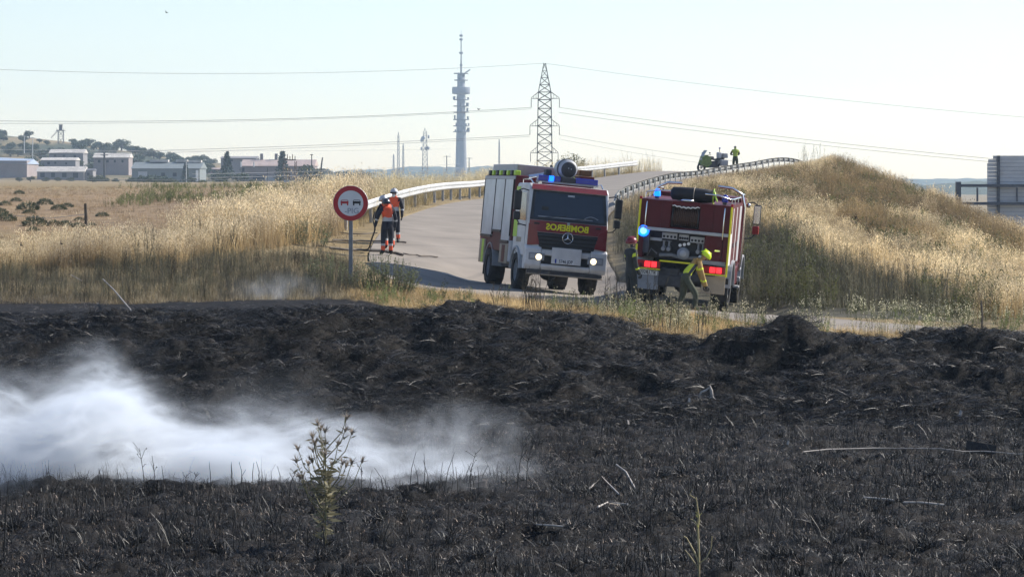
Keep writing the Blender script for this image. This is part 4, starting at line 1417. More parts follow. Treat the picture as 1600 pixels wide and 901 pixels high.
# ---- engine seen from behind
def engine_rear():
    h = R(8.5)
    root = empty('fire_engine')
    px, py, pz, gx, gy, _, _ = PADS[1]
    fx, fy = 4.57, 77.3
    root.location = (fx, fy, pz + gx * (fx - px) + gy * (fy - py) + .02)
    orient(root, (math.sin(h), math.cos(h)), gx, gy)
    for x, y in ((1.02, 0), (-1.02, 0), (1.02, 3.6), (-1.02, 3.6)):
        wheel(root, x, y, .60, .40)
    ch = MB()
    for s in (-1, 1):
        ch.box((s * .42, 1.6, .92), (.1, 6.0, .24))
    ch.box((0, 0, .66), (1.6, .24, .22), .05); ch.ball((0, 0, .6), (.3, .3, .26)); ch.box((0, 3.6, .66), (1.6, .24, .22), .05)
    ch.box((0, -.9, .86), (1.7, .9, .2)); ch.box((0, 1.8, .9), (2.0, 1.6, .5), .04); ch.box((-.25, -1.2, .72), (.9, .5, .3), .03)
    ch.build('chassis', m_dark, root)
    yr = -1.55
    # body shell as a ring around the pump bay
    b = MB()
    b.box((0, .63, 2.06), (2.40, 3.04, 1.55))
    b.box((-.80, yr + .30, 2.46), (.84, .59, .74)); b.box((.80, yr + .30, 2.46), (.84, .59, .74))
    b.box((0, yr + .30, 2.775), (.75, .59, .11)); b.box((0, yr + .30, 2.115), (.75, .59, .05))
    b.box((1.13, yr + .30, 1.68), (.16, .59, .80)); b.box((-1.13, yr + .30, 1.68), (.16, .59, .80))
    b.box((.80, yr + .32, 1.68), (.48, .55, .80))
    body = b.build('body', m_redd, root)
    for x0, x1 in ((-1.19, -.62), (-.60, -.40), (.40, .74), (.76, 1.19)):
        MB().box(((x0 + x1) / 2, yr - .004, 2.46), (x1 - x0 - .02, .02, .70), .004).build('panel', m_redd, body)
    MB().box((.82, yr + .03, 1.68), (.42, .02, .74), .004).build('door', m_redd, body)
    MB().box((.92, yr + .005, 1.63), (.14, .03, .04)).build('handle', m_chrome, body)
    # hose reel in its recess
    MB().box((0, yr + .57, 2.43), (.74, .03, .60)).build('recess_back', m_dark, body)
    reel = MB().lathe([(.0, -.36), (.27, -.36), (.27, -.33), (.21, -.33), (.21, .33), (.27, .33), (.27, .36), (0, .36)], (0, yr + .28, 2.43), 'x', 24).build('hose_reel', m_dark, root)
    hm = mat('reel_hose', (0.07, .035, .022), .6, var=.3, scale=8)
    for i in range(13):
        x = -.30 + .05 * i
        ring = [(x + .02 * math.sin(t), yr + .28 + math.cos(t) * .235, 2.43 + math.sin(t) * .235) for t in np.linspace(0, 2 * math.pi, 19)]
        MB().tube(ring, .024, 5, False).build('hose_turn', hm, reel)
    MB().tube([(-.36 + .06 * i, yr + .02, 2.72 - .04 * math.sin(math.pi * i / 12) + (.018 if i % 2 else -.012)) for i in range(13)], .022, 6).build('white_cord', m_white, root)
    MB().box((0, yr - .03, 2.055), (2.34, .06, .085), .012).build('grey_bar', m_lgrey, root)
    # pump bay
    bay = MB().box((-.22, yr + .56, 1.68), (1.64, .04, .78)).build('pump_bay', m_dark, root)
    for x, w, z in ((-.28, .40, 1.90), (.10, .26, 1.89), (.46, .38, 1.86)):
        cp = MB().box((x - .1, yr + .20, z), (w, .06, .16), .008).build('control_panel', m_lgrey, bay)
        for k in range(4):
            MB().cyl((x - .1 - w * .36 + w * .24 * k, yr + .165, z - .02), (x - .1 - w * .36 + w * .24 * k, yr + .158, z - .02), .033, n=10).build('gauge', m_ink, cp)
    MB().box((-.75, yr + .22, 1.78), (.34, .05, .08), .008).build('name_plate', m_lgrey, bay)
    ca = MB().lathe([(0, -.06), (.15, -.06), (.165, -.02), (.165, .10), (.12, .12)], (.02, yr + .16, 1.47), 'y', 22).build('suction_cap', m_grey, bay)
    MB().lathe([(0, -.075), (.08, -.075), (.09, -.055)], (.02, yr + .16, 1.47), 'y', 18).build('cap_boss', m_lgrey, ca)
    for x, z in ((-.08, 1.68), (.03, 1.71), (.14, 1.74)):
        MB().cyl((x, yr + .2, z), (x, yr + .12, z), .042, n=12).build('dial', m_white, bay)
    for x in (-.52, -.38, .40, .52):
        v = MB(); v.cyl((x, yr + .4, 1.58), (x, yr + .1, 1.55), .055, n=10); v.cyl((x, yr + .25, 1.55), (x, yr + .25, 1.75), .03, n=8); v.lathe([(.06, -.01), (.075, 0), (.06, .01)], (x, yr + .25, 1.76), 'z', 12)
        v.build('valve', m_grey, bay)
    pp = MB(); pp.tube([(-.62, yr + .4, 1.36), (-.3, yr + .3, 1.40), (.0, yr + .35, 1.34), (.5, yr + .35, 1.38)], .05, 8); pp.tube([(-.95, yr + .4, 1.32), (-.85, yr + .3, 1.52), (-.7, yr + .4, 1.40)], .022, 6)
    pp.build('pipework', m_grey, bay)
    MB().box((-1.0, yr + .15, 1.66), (.22, .2, .5), .02).build('side_locker', m_dark, bay)
    # tail
    MB().box((0, yr + .02, 1.235), (1.15, .05, .045), .008).build('yellow_bar', m_yel, root)
    MB().box((.80, yr + .02, 1.30), (.72, .03, .10)).build('tread_plate', m_grey, root)
    for s in (-1, 1):
        tl = MB().box((s * .86, yr + .01, 1.12), (.62, .06, .19), .012).build('tail_light', m_taild, root)
        MB().box((s * .86 - .02, yr - .024, 1.12), (.15, .016, .15), .012).build('lens', m_tail, tl)
        MB().box((s * .86 + .15, yr - .024, 1.12), (.14, .014, .15), .012).build('lens', m_tail, tl)
        MB().box((s * .86, yr + .005, 1.0), (.64, .05, .035)).build('yellow_strip', m_yel, tl)
        MB().box((s * 1.205, yr - .006, 1.88), (.05, .05, 1.85), .008).build('edge_reflector', m_yel, root)
        MB().box((s * 1.205, yr + .02, 2.84), (.07, .07, .09), .01).build('marker_lamp', m_taild, root)
    MB().box((.88, yr + .12, .72), (.62, .04, .46), .01).build('rear_skirt', m_beige, root)
    sk = MB().box((-.88, yr + .12, .70), (.62, .04, .50), .01).build('rear_skirt', m_grey, root)
    MB().box((-.88, yr + .08, .90), (.54, .012, .125), .003).build('number_plate', m_plate, sk)
    Mt = Matrix.Translation((-.86, yr + .072, .898)) @ Matrix.Rotation(R(90), 4, 'X')
    text_obj('plate_text', '2028 LTK', .125, m_ink, sk, Mt, .001, sx=.84, bold=.002)
    for s in (-1, 1):
        MB().box((s * 1.0, -.72, .58), (.44, .03, .6)).build('mud_flap', m_rubber, root)
    MB().box((-.3, yr + .3, .9), (.5, .3, .3), .03).build('winch', m_dark, root)
    # blue lamps
    MB().cyl((-1.06, yr - .012, 1.98), (-1.06, yr - .03, 1.98), .15, n=20).build('lamp_glow_disc', m_blue_on, root)  # added disc that imitates the blue glow around the lamp
    bl = MB(); bl.ball((-1.06, yr - .05, 1.98), (.085, .06, .085)); bl.build('blue_lamp', m_blue_hot, root)
    for x, z, m in ((-.82, 2.99, m_blue_on), (.98, 2.99, m_blue)):
        q = MB(); q.lathe([(.085, 0), (.09, .05), (.075, .15), (.04, .19), (0, .2)], (x, yr + .35, z - .08), 'z', 16); l = q.build('beacon', m, root)
        MB().cyl((x, yr + .35, 2.84), (x, yr + .35, 2.92), .06, n=12).build('beacon_foot', m_dark, l)
    # roof: tarpaulin roll, rails
    rl = MB()
    prof = [(0, -.60), (.10, -.60), (.165, -.55), (.185, -.3), (.19, 0), (.185, .3), (.165, .55), (.10, .60), (0, .60)]
    rl.lathe(prof, (.12, yr + .55, 3.02), 'x', 20)
    rr = rl.build('tarpaulin_roll', m_tarp, root)
    for x in (.14, .66):
        MB().tube([(x, yr + .55 + math.cos(t) * .2, 3.02 + math.sin(t) * .2) for t in np.linspace(0, 2 * math.pi, 17)], .014, 5, False).build('strap', m_beige if x < .3 else m_lime, rr)
    MB().tube([(.68, yr + .36, 3.14), (.74, yr + .2, 3.0), (.80, yr + .12, 2.9)], [.035, .03, .012], 5).build('loose_strap', m_lime, rr)
    lm = MB(); lm.lathe([(0, .05), (.15, .04), (.2, 0), (.0, -.01)], (.02, yr + .15, 2.86), 'z', 18); lm.build('roof_hatch', m_chrome, root)
    for s in (-1, 1):
        MB().tube([(s * .45, yr + .2, 3.08), (s * .8, yr + .25, 3.07), (s * 1.1, yr + .3, 3.0), (s * 1.16, yr + 1.0, 2.98), (s * 1.17, 2.1, 2.98)], .022, 6).build('roof_rail', m_chrome, root)
        for y in (-.9, .2, 1.4):
            MB().cyl((s * 1.15, y, 2.82), (s * 1.15, y, 2.98), .015, n=6).build('rail_post', m_chrome, root)
        # roll cage along the crew cab
        MB().tube([(s * .5, 2.35, 3.22), (s * .9, 2.35, 3.2), (s * 1.18, 2.4, 3.05), (s * 1.27, 2.42, 2.7), (s * 1.28, 2.45, 1.3), (s * 1.24, 2.5, .95)], .035, 8).build('roll_bar', m_chrome, root)
        MB().tube([(s * 1.17, 2.40, 3.05), (s * 1.15, 3.6, 3.02), (s * 1.12, 4.5, 2.7)], .03, 8).build('roll_bar', m_chrome, root)
        for k, (y0, y1, m) in enumerate(((-1.48, -.72, m_cabw), (-.68, .35, m_redd), (.40, .55, m_white), (.6, 1.4, m_redd), (1.44, 2.1, m_lgrey))):
            pn = MB().box((s * 1.208, (y0 + y1) / 2, 2.0), (.02, y1 - y0, 1.5), .004).build('side_panel', m, body)
            if k in (1, 3):
                MB().box((s * 1.222, (y0 + y1) / 2, 1.75), (.02, .3, .12), .01).build('handle_recess', m_dark, pn)
        MB().tube([(s * 1.03 + .0, yr - .04, 2.76), (s * 1.03, yr - .08, 2.7), (s * 1.03, yr - .08, 2.0), (s * 1.03, yr - .04, 1.94)], .018, 6).build('grab_rail', m_chrome, root)
        arch(MB(), s * .85, s * 1.28, 0, .60, .70, .05, .05, math.pi - .05).build('mudguard', m_lgrey, root)
        arch(MB(), s * .85, s * 1.28, 3.6, .60, .70, .05, .05, math.pi - .05).build('mudguard', m_lgrey, root)
        MB().box((s * 1.16, 1.75, .85), (.14, 1.2, .5), .03).build('side_locker', m_redd, root)
        for z in (.5, .75, 1.0):
            MB().box((s * 1.2, 2.75, z), (.16, .4, .05)).build('step', m_lgrey, root)
    # cab
    c = MB()
    c.prism([(2.25, 1.05), (4.45, 1.05), (4.62, 1.25), (4.60, 2.0), (4.30, 2.85), (4.15, 2.95), (2.25, 2.95)], -1.18, 1.18, 'x')
    cab = c.build('cab', m_redd, root)
    md = cab.modifiers.new('round', 'BEVEL'); md.width = .05; md.segments = 2; md.limit_method = 'ANGLE'
    for s in (-1, 1):
        dr = MB().box((s * 1.19, 3.5, 1.95), (.02, 1.1, 1.6), .004).build('door', m_redd, cab)
        MB().prism([(3.0, 2.05), (4.0, 2.05), (3.85, 2.75), (3.0, 2.75)], s * 1.201, s * 1.21, 'x').build('window', m_glass, dr)
        mirror_arm(cab, s, 1.2, 4.3, 2.35, m_taild if s > 0 else None)
        MB().ball((s * 1.26, 4.1, 2.72), (.06, .05, .07)).build('work_lamp', m_chrome, cab)
    MB().prism([(-1.0, 2.08), (1.0, 2.08), (.93, 2.75), (-.93, 2.75)], 4.50, 4.62, 'y').build('windscreen', m_glass, cab)
    MB().box((0, 4.66, .85), (2.4, .25, .4), .04).build('bumper', m_cabw, root)
    tag(root, 'dark red fire engine seen from behind, with hose reel and lit blue lamp', 'fire engine', 'fire engines')
    return root
engine_rear()
# ------------------------------------------------------------------ people
STAND = dict(pelvis=(0, 0, .96), spine=(0, .0, 1.14), chest=(0, .01, 1.34), neck=(0, .0, 1.49), head=(0, .025, 1.60), crown=(0, .015, 1.73),
             sl=(-.19, 0, 1.42), el=(-.26, -.03, 1.14), wl=(-.27, .06, .90), hl=(-.27, .09, .82),
             sr=(.19, 0, 1.42), er=(.26, -.03, 1.14), wr=(.27, .06, .90), hr=(.27, .09, .82),
             pl=(-.10, 0, .90), kl=(-.12, .03, .50), al=(-.13, -.02, .10), tl=(-.15, .15, .05),
             pr=(.10, 0, .90), kr=(.12, .03, .50), ar=(.13, -.02, .10), tr=(.15, .15, .05))
BONES = [('pelvis', 'spine'), ('spine', 'chest'), ('chest', 'neck'), ('neck', 'head'), ('head', 'crown'),
         ('chest', 'sl'), ('sl', 'el'), ('el', 'wl'), ('wl', 'hl'), ('chest', 'sr'), ('sr', 'er'), ('er', 'wr'), ('wr', 'hr'),
         ('pelvis', 'pl'), ('pl', 'kl'), ('kl', 'al'), ('al', 'tl'), ('pelvis', 'pr'), ('pr', 'kr'), ('kr', 'ar'), ('ar', 'tr')]
RAD = dict(pelvis=.155, spine=.145, chest=.165, neck=.062, head=.088, crown=.075, sl=.085, el=.065, wl=.05, hl=.038, sr=.085, er=.065, wr=.05, hr=.038,
           pl=.115, kl=.085, al=.068, tl=.05, pr=.115, kr=.085, ar=.068, tr=.05)

def person(loc, yaw, label, zones, mats, pose=None, scale=1.0, helmet=None, face=True):
    """one continuous skinned body; zones(bone index, t, point) gives the material slot of each face"""
    J = dict(STAND)
    J.update(pose or {})
    me = bpy.data.meshes.new('person')
    bm = bmesh.new()
    lay = bm.verts.layers.skin.verify()
    V = {}
    for k, p in J.items():
        v = bm.verts.new(p)
        V[k] = v
        v[lay].radius = (RAD[k], RAD[k] * (.72 if k in ('chest', 'spine', 'pelvis') else 1.0))
        v[lay].use_root = (k == 'pelvis')
    for a, b in BONES:
        bm.edges.new((V[a], V[b]))
    bm.to_mesh(me); bm.free()
    tmp = bpy.data.objects.new('person', me)
    COL.objects.link(tmp)
    tmp.modifiers.new('skin', 'SKIN').use_smooth_shade = True
    tmp.modifiers.new('sub', 'SUBSURF').levels = 1
    dg = bpy.context.evaluated_depsgraph_get()
    out = bpy.data.meshes.new_from_object(tmp.evaluated_get(dg))
    bpy.data.objects.remove(tmp)
    mb = MB()
    vs = [v.co.copy() for v in out.vertices]
    segs = [(np.array(J[a]), np.array(J[b])) for a, b in BONES]
    rb = [(RAD[a] + RAD[b]) / 2 for a, b in BONES]
    for pl in out.polygons:
        c = np.array(pl.center)
        best, bi, bt = 9, 0, 0
        for i, (a, b) in enumerate(segs):
            d = b - a
            t = float(np.clip(np.dot(c - a, d) / np.dot(d, d), 0, 1))
            q = np.linalg.norm(c - a - d * t) / rb[i]
            if q < best:
                best, bi, bt = q, i, t
        mb.cur = zones(bi, bt, c)
        mb.f.append(list(pl.vertices)); mb.m.append(mb.cur); mb.smooth.append(True)
    mb.v = [tuple(v) for v in vs]
    bpy.data.meshes.remove(out)
    # fingers and thumb, slightly curled
    glove = zones(8, 1.0, np.zeros(3))
    for w, h, s in (('wl', 'hl', -1), ('wr', 'hr', 1)):
        a, b = Vector(J[w]), Vector(J[h])
        d = (b - a).normalized()
        side = d.cross(Vector((s, 0, 0))).normalized()
        palm = d.cross(side).normalized()
        mb.cur = glove
        for k in range(4):
            o = b + side * (.027 * (k - 1.5)) + d * .01
            L = (.075, .085, .08, .062)[k]
            mb.tube([o, o + d * L * .6 + palm * .008, o + d * L * .9 + palm * .03], [.012, .011, .008], 5)
        o = b - d * .03 - side * .035
        mb.tube([o, o + d * .04 - side * .02, o + d * .075 - side * .02 + palm * .015], [.013, .012, .009], 5)
    if face:
        hd, cr, nk = Vector(J['head']), Vector(J['crown']), Vector(J['neck'])
        up = (cr - nk).normalized()
        fw = Vector((0, 1, 0)); fw = (fw - up * fw.dot(up)).normalized()
        rt = fw.cross(up)
        c = hd + up * .045
        mb.cur = len(mats) - 1
        mb.ball(tuple(c + fw * .096 - up * .02), (.016, .02, .024), 6, 4)
        for s in (-1, 1):
            mb.ball(tuple(c + rt * (.088 * s) - up * .01), (.014, .02, .03), 6, 4)
    o = mb.build('person', mats, None, loc)
    o.rotation_euler = (0, 0, yaw)
    o.scale = (scale,) * 3
    tag(o, label, 'person')
    if helmet:
        hd, cr = Vector(J['head']), Vector(J['crown'])
        up = (cr - hd).normalized()
        M = Matrix.Translation(hd + up * .055) @ up.to_track_quat('Z', 'Y').to_matrix().to_4x4()
        hb = MB()
        hb.M = M
        hb.ball((0, -.01, 0), (.128, .155, .135), 16, 8, -.18)
        hb.lathe([(.13, -.02), (.15, -.03), (.13, -.035)], (0, 0, 0), 'z', 18)
        he = hb.build('helmet', helmet[0], o)
        st = MB(); st.M = M
        st.box((0, .0, .125), (.035, .22, .03), .01)
        st.build('helmet_ridge', helmet[1], he)
        vz = MB(); vz.M = M
        vz.prism([(-.1, -.055), (.1, -.055), (.11, .0), (-.11, .0)], .115, .15, 'y')
        vz.build('visor', m_black, he)
        if helmet[2] is not None:
            ms = MB(); ms.M = M; ms.ball((0, .075, -.115), (.06, .05, .055), 10, 6)
            ms.build('face_mask', helmet[2], he)
    return o

m_navy = mat('navy_cloth', (0.018, 0.020, 0.030), 0.85, var=0.25, scale=6)
m_hiv = mat('orange_hi_vis', (0.72, 0.10, 0.035), 0.7, var=0.12, scale=6)
m_refl = mat('silver_tape', (0.42, 0.43, 0.44), 0.4, var=0.1)
m_boot = mat('black_boots', (0.016, 0.015, 0.015), 0.6, var=0.2)
m_hgrey = mat('grey_helmet', (0.42, 0.43, 0.46), 0.3, var=0.1, spec=0.5)
m_hdark = mat('dark_helmet', (0.035, 0.037, 0.045), 0.3, var=0.1, spec=0.5)
m_tan = mat('tan_turnout', (0.33, 0.215, 0.075), 0.8, var=0.15, scale=6)
m_turn = mat('dark_turnout', (0.028, 0.031, 0.03), 0.85, var=0.25, scale=6)
m_lband = mat('lime_band', (0.58, 0.66, 0.04), 0.6, var=0.08)
m_olive = mat('olive_trousers', (0.055, 0.062, 0.04), 0.85, var=0.2, scale=6)
m_hyel = mat('yellow_helmet', (0.62, 0.78, 0.03), 0.35, var=0.05)
m_hred = mat('maroon_helmet', (0.16, 0.02, 0.03), 0.35, var=0.05)
m_mask = mat('white_mask', (0.6, 0.6, 0.6), 0.7, var=0.05)

def z_orange(bi, t, c):
    if bi in (3, 4): return 4
    if bi in (16, 20): return 3
    if bi in (15, 19): return 1 if .34 < t < .42 or .55 < t < .84 else 2 if .42 <= t <= .55 else 3 if t >= .84 else 0
    if bi in (8, 12): return 3
    if bi in (1, 2): return 2 if bi == 1 and t < .3 else 1
    if bi == 0 and t > .72: return 2
    if bi in (5, 9): return 1 if t < .8 else 0
    if bi in (7, 11) and .2 < t < .32: return 2
    return 0
MO = [m_navy, m_hiv, m_refl, m_boot, m_skin]

def stand_at(x, y, d0, d1):
    g = hit(x, y, d0, d1)
    g.z = hgt(g.x, g.y, False) + .025
    return g

def feet(x, y, D):
    X = W(x, D)
    return Vector((X, D, hgt(X, D, False) + .02))

g1 = feet(605, 397, 89.6)
person(g1, R(14), 'worker in navy overalls and orange vest with dark helmet, holding a hose', z_orange, MO,
       dict(el=(-.31, .0, 1.17), wl=(-.36, .07, .93), hl=(-.37, .10, .85), head=(-.02, .06, 1.58), crown=(-.02, .07, 1.71), kl=(-.12, .03, .5), al=(-.14, -.02, .1), tl=(-.19, .15, .05), ar=(.12, .02, .1), tr=(.16, .18, .05)),
       1.0, (m_hdark, m_hgrey, None))
g2 = feet(608, 388, 91.4)
person(g2, R(38), 'stooping worker in orange vest and pale grey helmet behind the hose holder', z_orange, MO,
       dict(spine=(-.01, .08, 1.13), chest=(-.02, .16, 1.31), neck=(-.02, .23, 1.44), head=(-.02, .28, 1.54), crown=(-.02, .31, 1.66), sl=(-.2, .17, 1.38), el=(-.27, .30, 1.14), wl=(-.2, .45, 1.0), hl=(-.18, .52, .96),
            sr=(.17, .15, 1.38), er=(.24, .24, 1.1), wr=(.2, .40, .92), hr=(.19, .46, .86)), 1.0, (m_hgrey, m_hdark, None))
g3 = feet(616, 378, 93.6)
person(g3, R(170), 'worker with pale helmet and face mask standing nearest the crash barrier', z_orange, MO, dict(), 1.0, (m_hgrey, m_hdark, m_mask))

def z_dark(bi, t, c):
    if bi in (3, 4): return 4
    if bi in (16, 20): return 3
    if bi in (15, 19): return 1 if .12 < t < .26 or .66 < t < .78 else 0
    if bi in (8, 12): return 3
    if bi == 1: return 1 if .0 < t < .22 or .48 < t < .72 else 0
    if bi in (6, 10): return 1 if .35 < t < .5 else 0
    if bi in (7, 11): return 1 if .5 < t < .65 else 0
    return 0
g4 = feet(986, 470, 74.6)
person(g4, R(-62), 'firefighter in dark turnout gear and maroon helmet beside the rear engine', z_dark, [m_turn, m_lband, m_refl, m_boot, m_skin],
       dict(el=(-.26, .05, 1.16), wl=(-.2, .26, 1.08), hl=(-.16, .33, 1.08)), 1.04, (m_hred, m_hred, None))

def z_tan(bi, t, c):
    if bi in (3, 4): return 5
    if bi in (16, 20): return 3
    if bi in (14, 18, 15, 19, 13, 17): return 4
    if bi in (8, 12): return 3
    if bi == 0: return 1 if .35 < t < .8 else 2
    if bi == 1: return 1 if .1 < t < .42 else 2 if t < .6 else 0
    if bi in (6, 10): return 1 if .45 < t < .62 else 0
    if bi in (7, 11): return 1 if .55 < t < .68 else 0
    return 0
m_bluec = mat('blue_grey_cloth', (0.05, 0.06, 0.10), 0.8, var=0.15)
g5 = feet(1076, 474, 74.4)
person(g5, R(-84), 'firefighter in tan jacket and bright yellow helmet bending at the rear engine', z_tan, [m_tan, m_lband, m_bluec, m_boot, m_olive, m_skin],
       dict(pelvis=(0, -.10, .92), spine=(0, .02, 1.10), chest=(0, .18, 1.28), neck=(0, .31, 1.36), head=(0, .39, 1.40), crown=(0, .46, 1.49),
            sl=(-.19, .22, 1.30), el=(-.23, .32, .98), wl=(-.19, .42, .70), hl=(-.18, .45, .62),
            sr=(.19, .22, 1.30), er=(.23, .30, .98), wr=(.19, .40, .70), hr=(.18, .43, .61),
            pl=(-.1, -.10, .86), kl=(-.15, -.10, .47), al=(-.18, -.30, .10), tl=(-.2, -.13, .05), pr=(.1, -.10, .86), kr=(.15, .16, .48), ar=(.18, .12, .10), tr=(.2, .29, .05)),
       1.03, (m_hyel, m_hyel, m_mask))

def z_green(bi, t, c):
    if bi in (3, 4): return 2
    if bi in (16, 20): return 3
    if bi in (1, 2, 5, 9): return 1
    return 0
m_hvy = mat('yellow_green_vest', (0.28, 0.36, 0.05), 0.7, var=0.1)
m_gcl = mat('dark_green_uniform', (0.035, 0.045, 0.028), 0.85, var=0.2)
g6 = feet(1149, 262, 187)
g6.z = hgt(g6.x, g6.y, False) + .02
person(g6, R(18), 'person in green uniform with yellow green vest standing on the skyline', z_green, [m_gcl, m_hvy, m_hdark, m_boot, m_skin],
       dict(el=(-.3, .06, 1.18), wl=(-.14, .24, 1.16), hl=(-.08, .27, 1.17), er=(.3, .06, 1.18), wr=(.14, .24, 1.14), hr=(.08, .27, 1.15)), 1.02)

# hose that the first worker holds, hanging down to the road
def held_hose():
    h = Vector(g1) + Matrix.Rotation(R(14), 3, 'Z') @ Vector((-.37, .10, .82))
    e1, e2 = on_road(560, 393, .05), on_road(573, 391, .05)
    o = e1.copy()
    pts = [e1, e1.lerp(h, .35) + Vector((0.12, 0, -.22)), e1.lerp(h, .7) + Vector((.06, 0, -.12)), h, h + Vector((-.06, .05, .28)), h + Vector((.0, .12, .52))]
    Q = []
    for i in range(len(pts) - 1):
        p0, p1, p2, p3 = pts[max(i - 1, 0)], pts[i], pts[i + 1], pts[min(i + 2, len(pts) - 1)]
        for t in np.linspace(0, 1, 7)[:-1]:
            t = float(t)
            Q.append(.5 * ((2 * p1) + (p2 - p0) * t + (2 * p0 - 5 * p1 + 4 * p2 - p3) * t * t + (3 * p1 - p0 - 3 * p2 + p3) * t ** 3) - o)
    Q.append(pts[-1] - o)
    ob = MB().tube(Q, .026, 6).build('fire_hose', mat('dark_hose', (.035, .033, .03), .7, var=.2), None, o)
    tag(ob, 'dark hose looping up from the road into the hand of the worker', 'hose')
held_hose()

# ------------------------------------------------------------------ motorcycle on the crest
def motorcycle():
    D = 184.0
    X = W(1112, D)
    root = empty('motorcycle', (X, D, hgt(X, D, False) + .02))
    root.rotation_euler = (0, 0, R(118))          # nose (+Y) towards the left and the camera
    for y, nm in ((.78, 'front'), (-.74, 'rear')):
        t = MB(); t.lathe([(.21, -.07), (.29, -.07), (.315, 0), (.29, .07), (.21, .07)], (0, y, .315), 'x', 22)
        w = t.build('wheel', m_rubber, root)
        h = MB(); h.lathe([(0, -.05), (.05, -.05), (.05, .05), (0, .05)], (0, y, .315), 'x', 12)
        for k in range(6):
            a = k * math.pi / 3
            h.cyl((0, y, .315), (0, y + math.cos(a) * .22, .315 + math.sin(a) * .22), .018, n=5)
        h.build('rim', m_hub, w)
    fk = MB()
    for s in (-1, 1):
        fk.tube([(s * .09, .78, .32), (s * .09, .56, .98)], .028, 6)
    fk.build('fork', m_grey, root)
    MB().prism([(.92, .52), (.74, 1.0), (.50, 1.12), (.20, 1.0), (.1, .55), (.45, .30), (.62, .42)], -.20, .20, 'x').build('fairing', mat('lime_fairing', (.12, .17, .045), .5, var=.2), root)
    MB().prism([(-.35, .3), (.3, .3), (.32, .7), (-.35, .75)], -.17, .17, 'x').build('engine_block', m_dark, root)
    MB().box((0, .12, .92), (.30, .5, .24), .09).build('tank', m_dark, root)
    MB().prism([(-.15, .85), (-.15, .78), (-.85, .82), (-.9, .92), (-.6, .95)], -.14, .14, 'x').build('seat', m_black, root)
    MB().prism([(.74, 1.02), (.72, 1.05), (.48, 1.42), (.46, 1.40)], -.19, .19, 'x').build('windscreen', mat('smoked_screen', (.3, .33, .36), .2), root)
    hb = MB(); hb.tube([(-.42, .30, 1.12), (-.2, .45, 1.10), (.2, .45, 1.10), (.42, .30, 1.12)], .018, 6); hb.build('handlebar', m_black, root)
    for s in (-1, 1):
        MB().box((s * .45, .42, 1.24), (.14, .05, .10), .02).build('mirror', m_black, root)
        MB().box((s * .33, -.72, .62), (.24, .54, .40), .06).build('pannier', m_grey, root)
    MB().box((0, -.92, 1.08), (.46, .38, .32), .06).build('top_case', m_grey, root)
    MB().box((0, -.55, 1.10), (.3, .26, .4), .06).build('radio_box', m_lgrey, root)
    MB().cyl((.16, -.70, .9), (.16, -.70, 1.52), .022, n=6).build('beacon_pole', m_dark, root)
    MB().cyl((.16, -.70, 1.52), (.16, -.70, 1.60), .06, n=10).build('beacon', m_blue, root)
    MB().box((0, .80, .86), (.22, .05, .14), .02).build('headlight', m_lgrey, root)
    MB().cyl((-.12, -.1, .28), (-.3, -.15, 0.0), .015, n=5).build('side_stand', m_dark, root)
    tag(root, 'police style touring motorcycle with grey boxes parked on the crest', 'motorcycle')
motorcycle()
# ------------------------------------------------------------------ far buildings, towers, trees
m_roofw = mat('bleached_roof', (0.48, 0.44, 0.39), 0.7, var=0.25, scale=0.6)
m_wallg = mat('grey_render', (0.20, 0.19, 0.19), 0.85, var=0.12, scale=0.3)
m_wallm = mat('mauve_render', (0.24, 0.20, 0.19), 0.85, var=0.12, scale=0.3)
m_walld = mat('grey_green_cladding', (0.16, 0.18, 0.18), 0.7, var=0.1, scale=0.3)
m_roofb = mat('blue_grey_roof', (0.30, 0.36, 0.45), 0.6, var=0.1, scale=0.4)
m_roofr = mat('faded_tile_roof', (0.36, 0.28, 0.25), 0.8, var=0.15, scale=0.5)
m_open = mat('dark_opening', (0.03, 0.033, 0.04), 0.6)
m_conc = mat('tower_concrete', (0.20, 0.21, 0.23), 0.85, var=0.06, scale=0.1)
m_steel = mat('pylon_steel', (0.05, 0.047, 0.045), 0.7, 0.2, var=0.2, scale=0.5)
m_mast = mat('mast_steel', (0.16, 0.16, 0.17), 0.7, 0.2, var=0.2)

def zpix(y, D):
    return CZ - (y - HY) / F * D

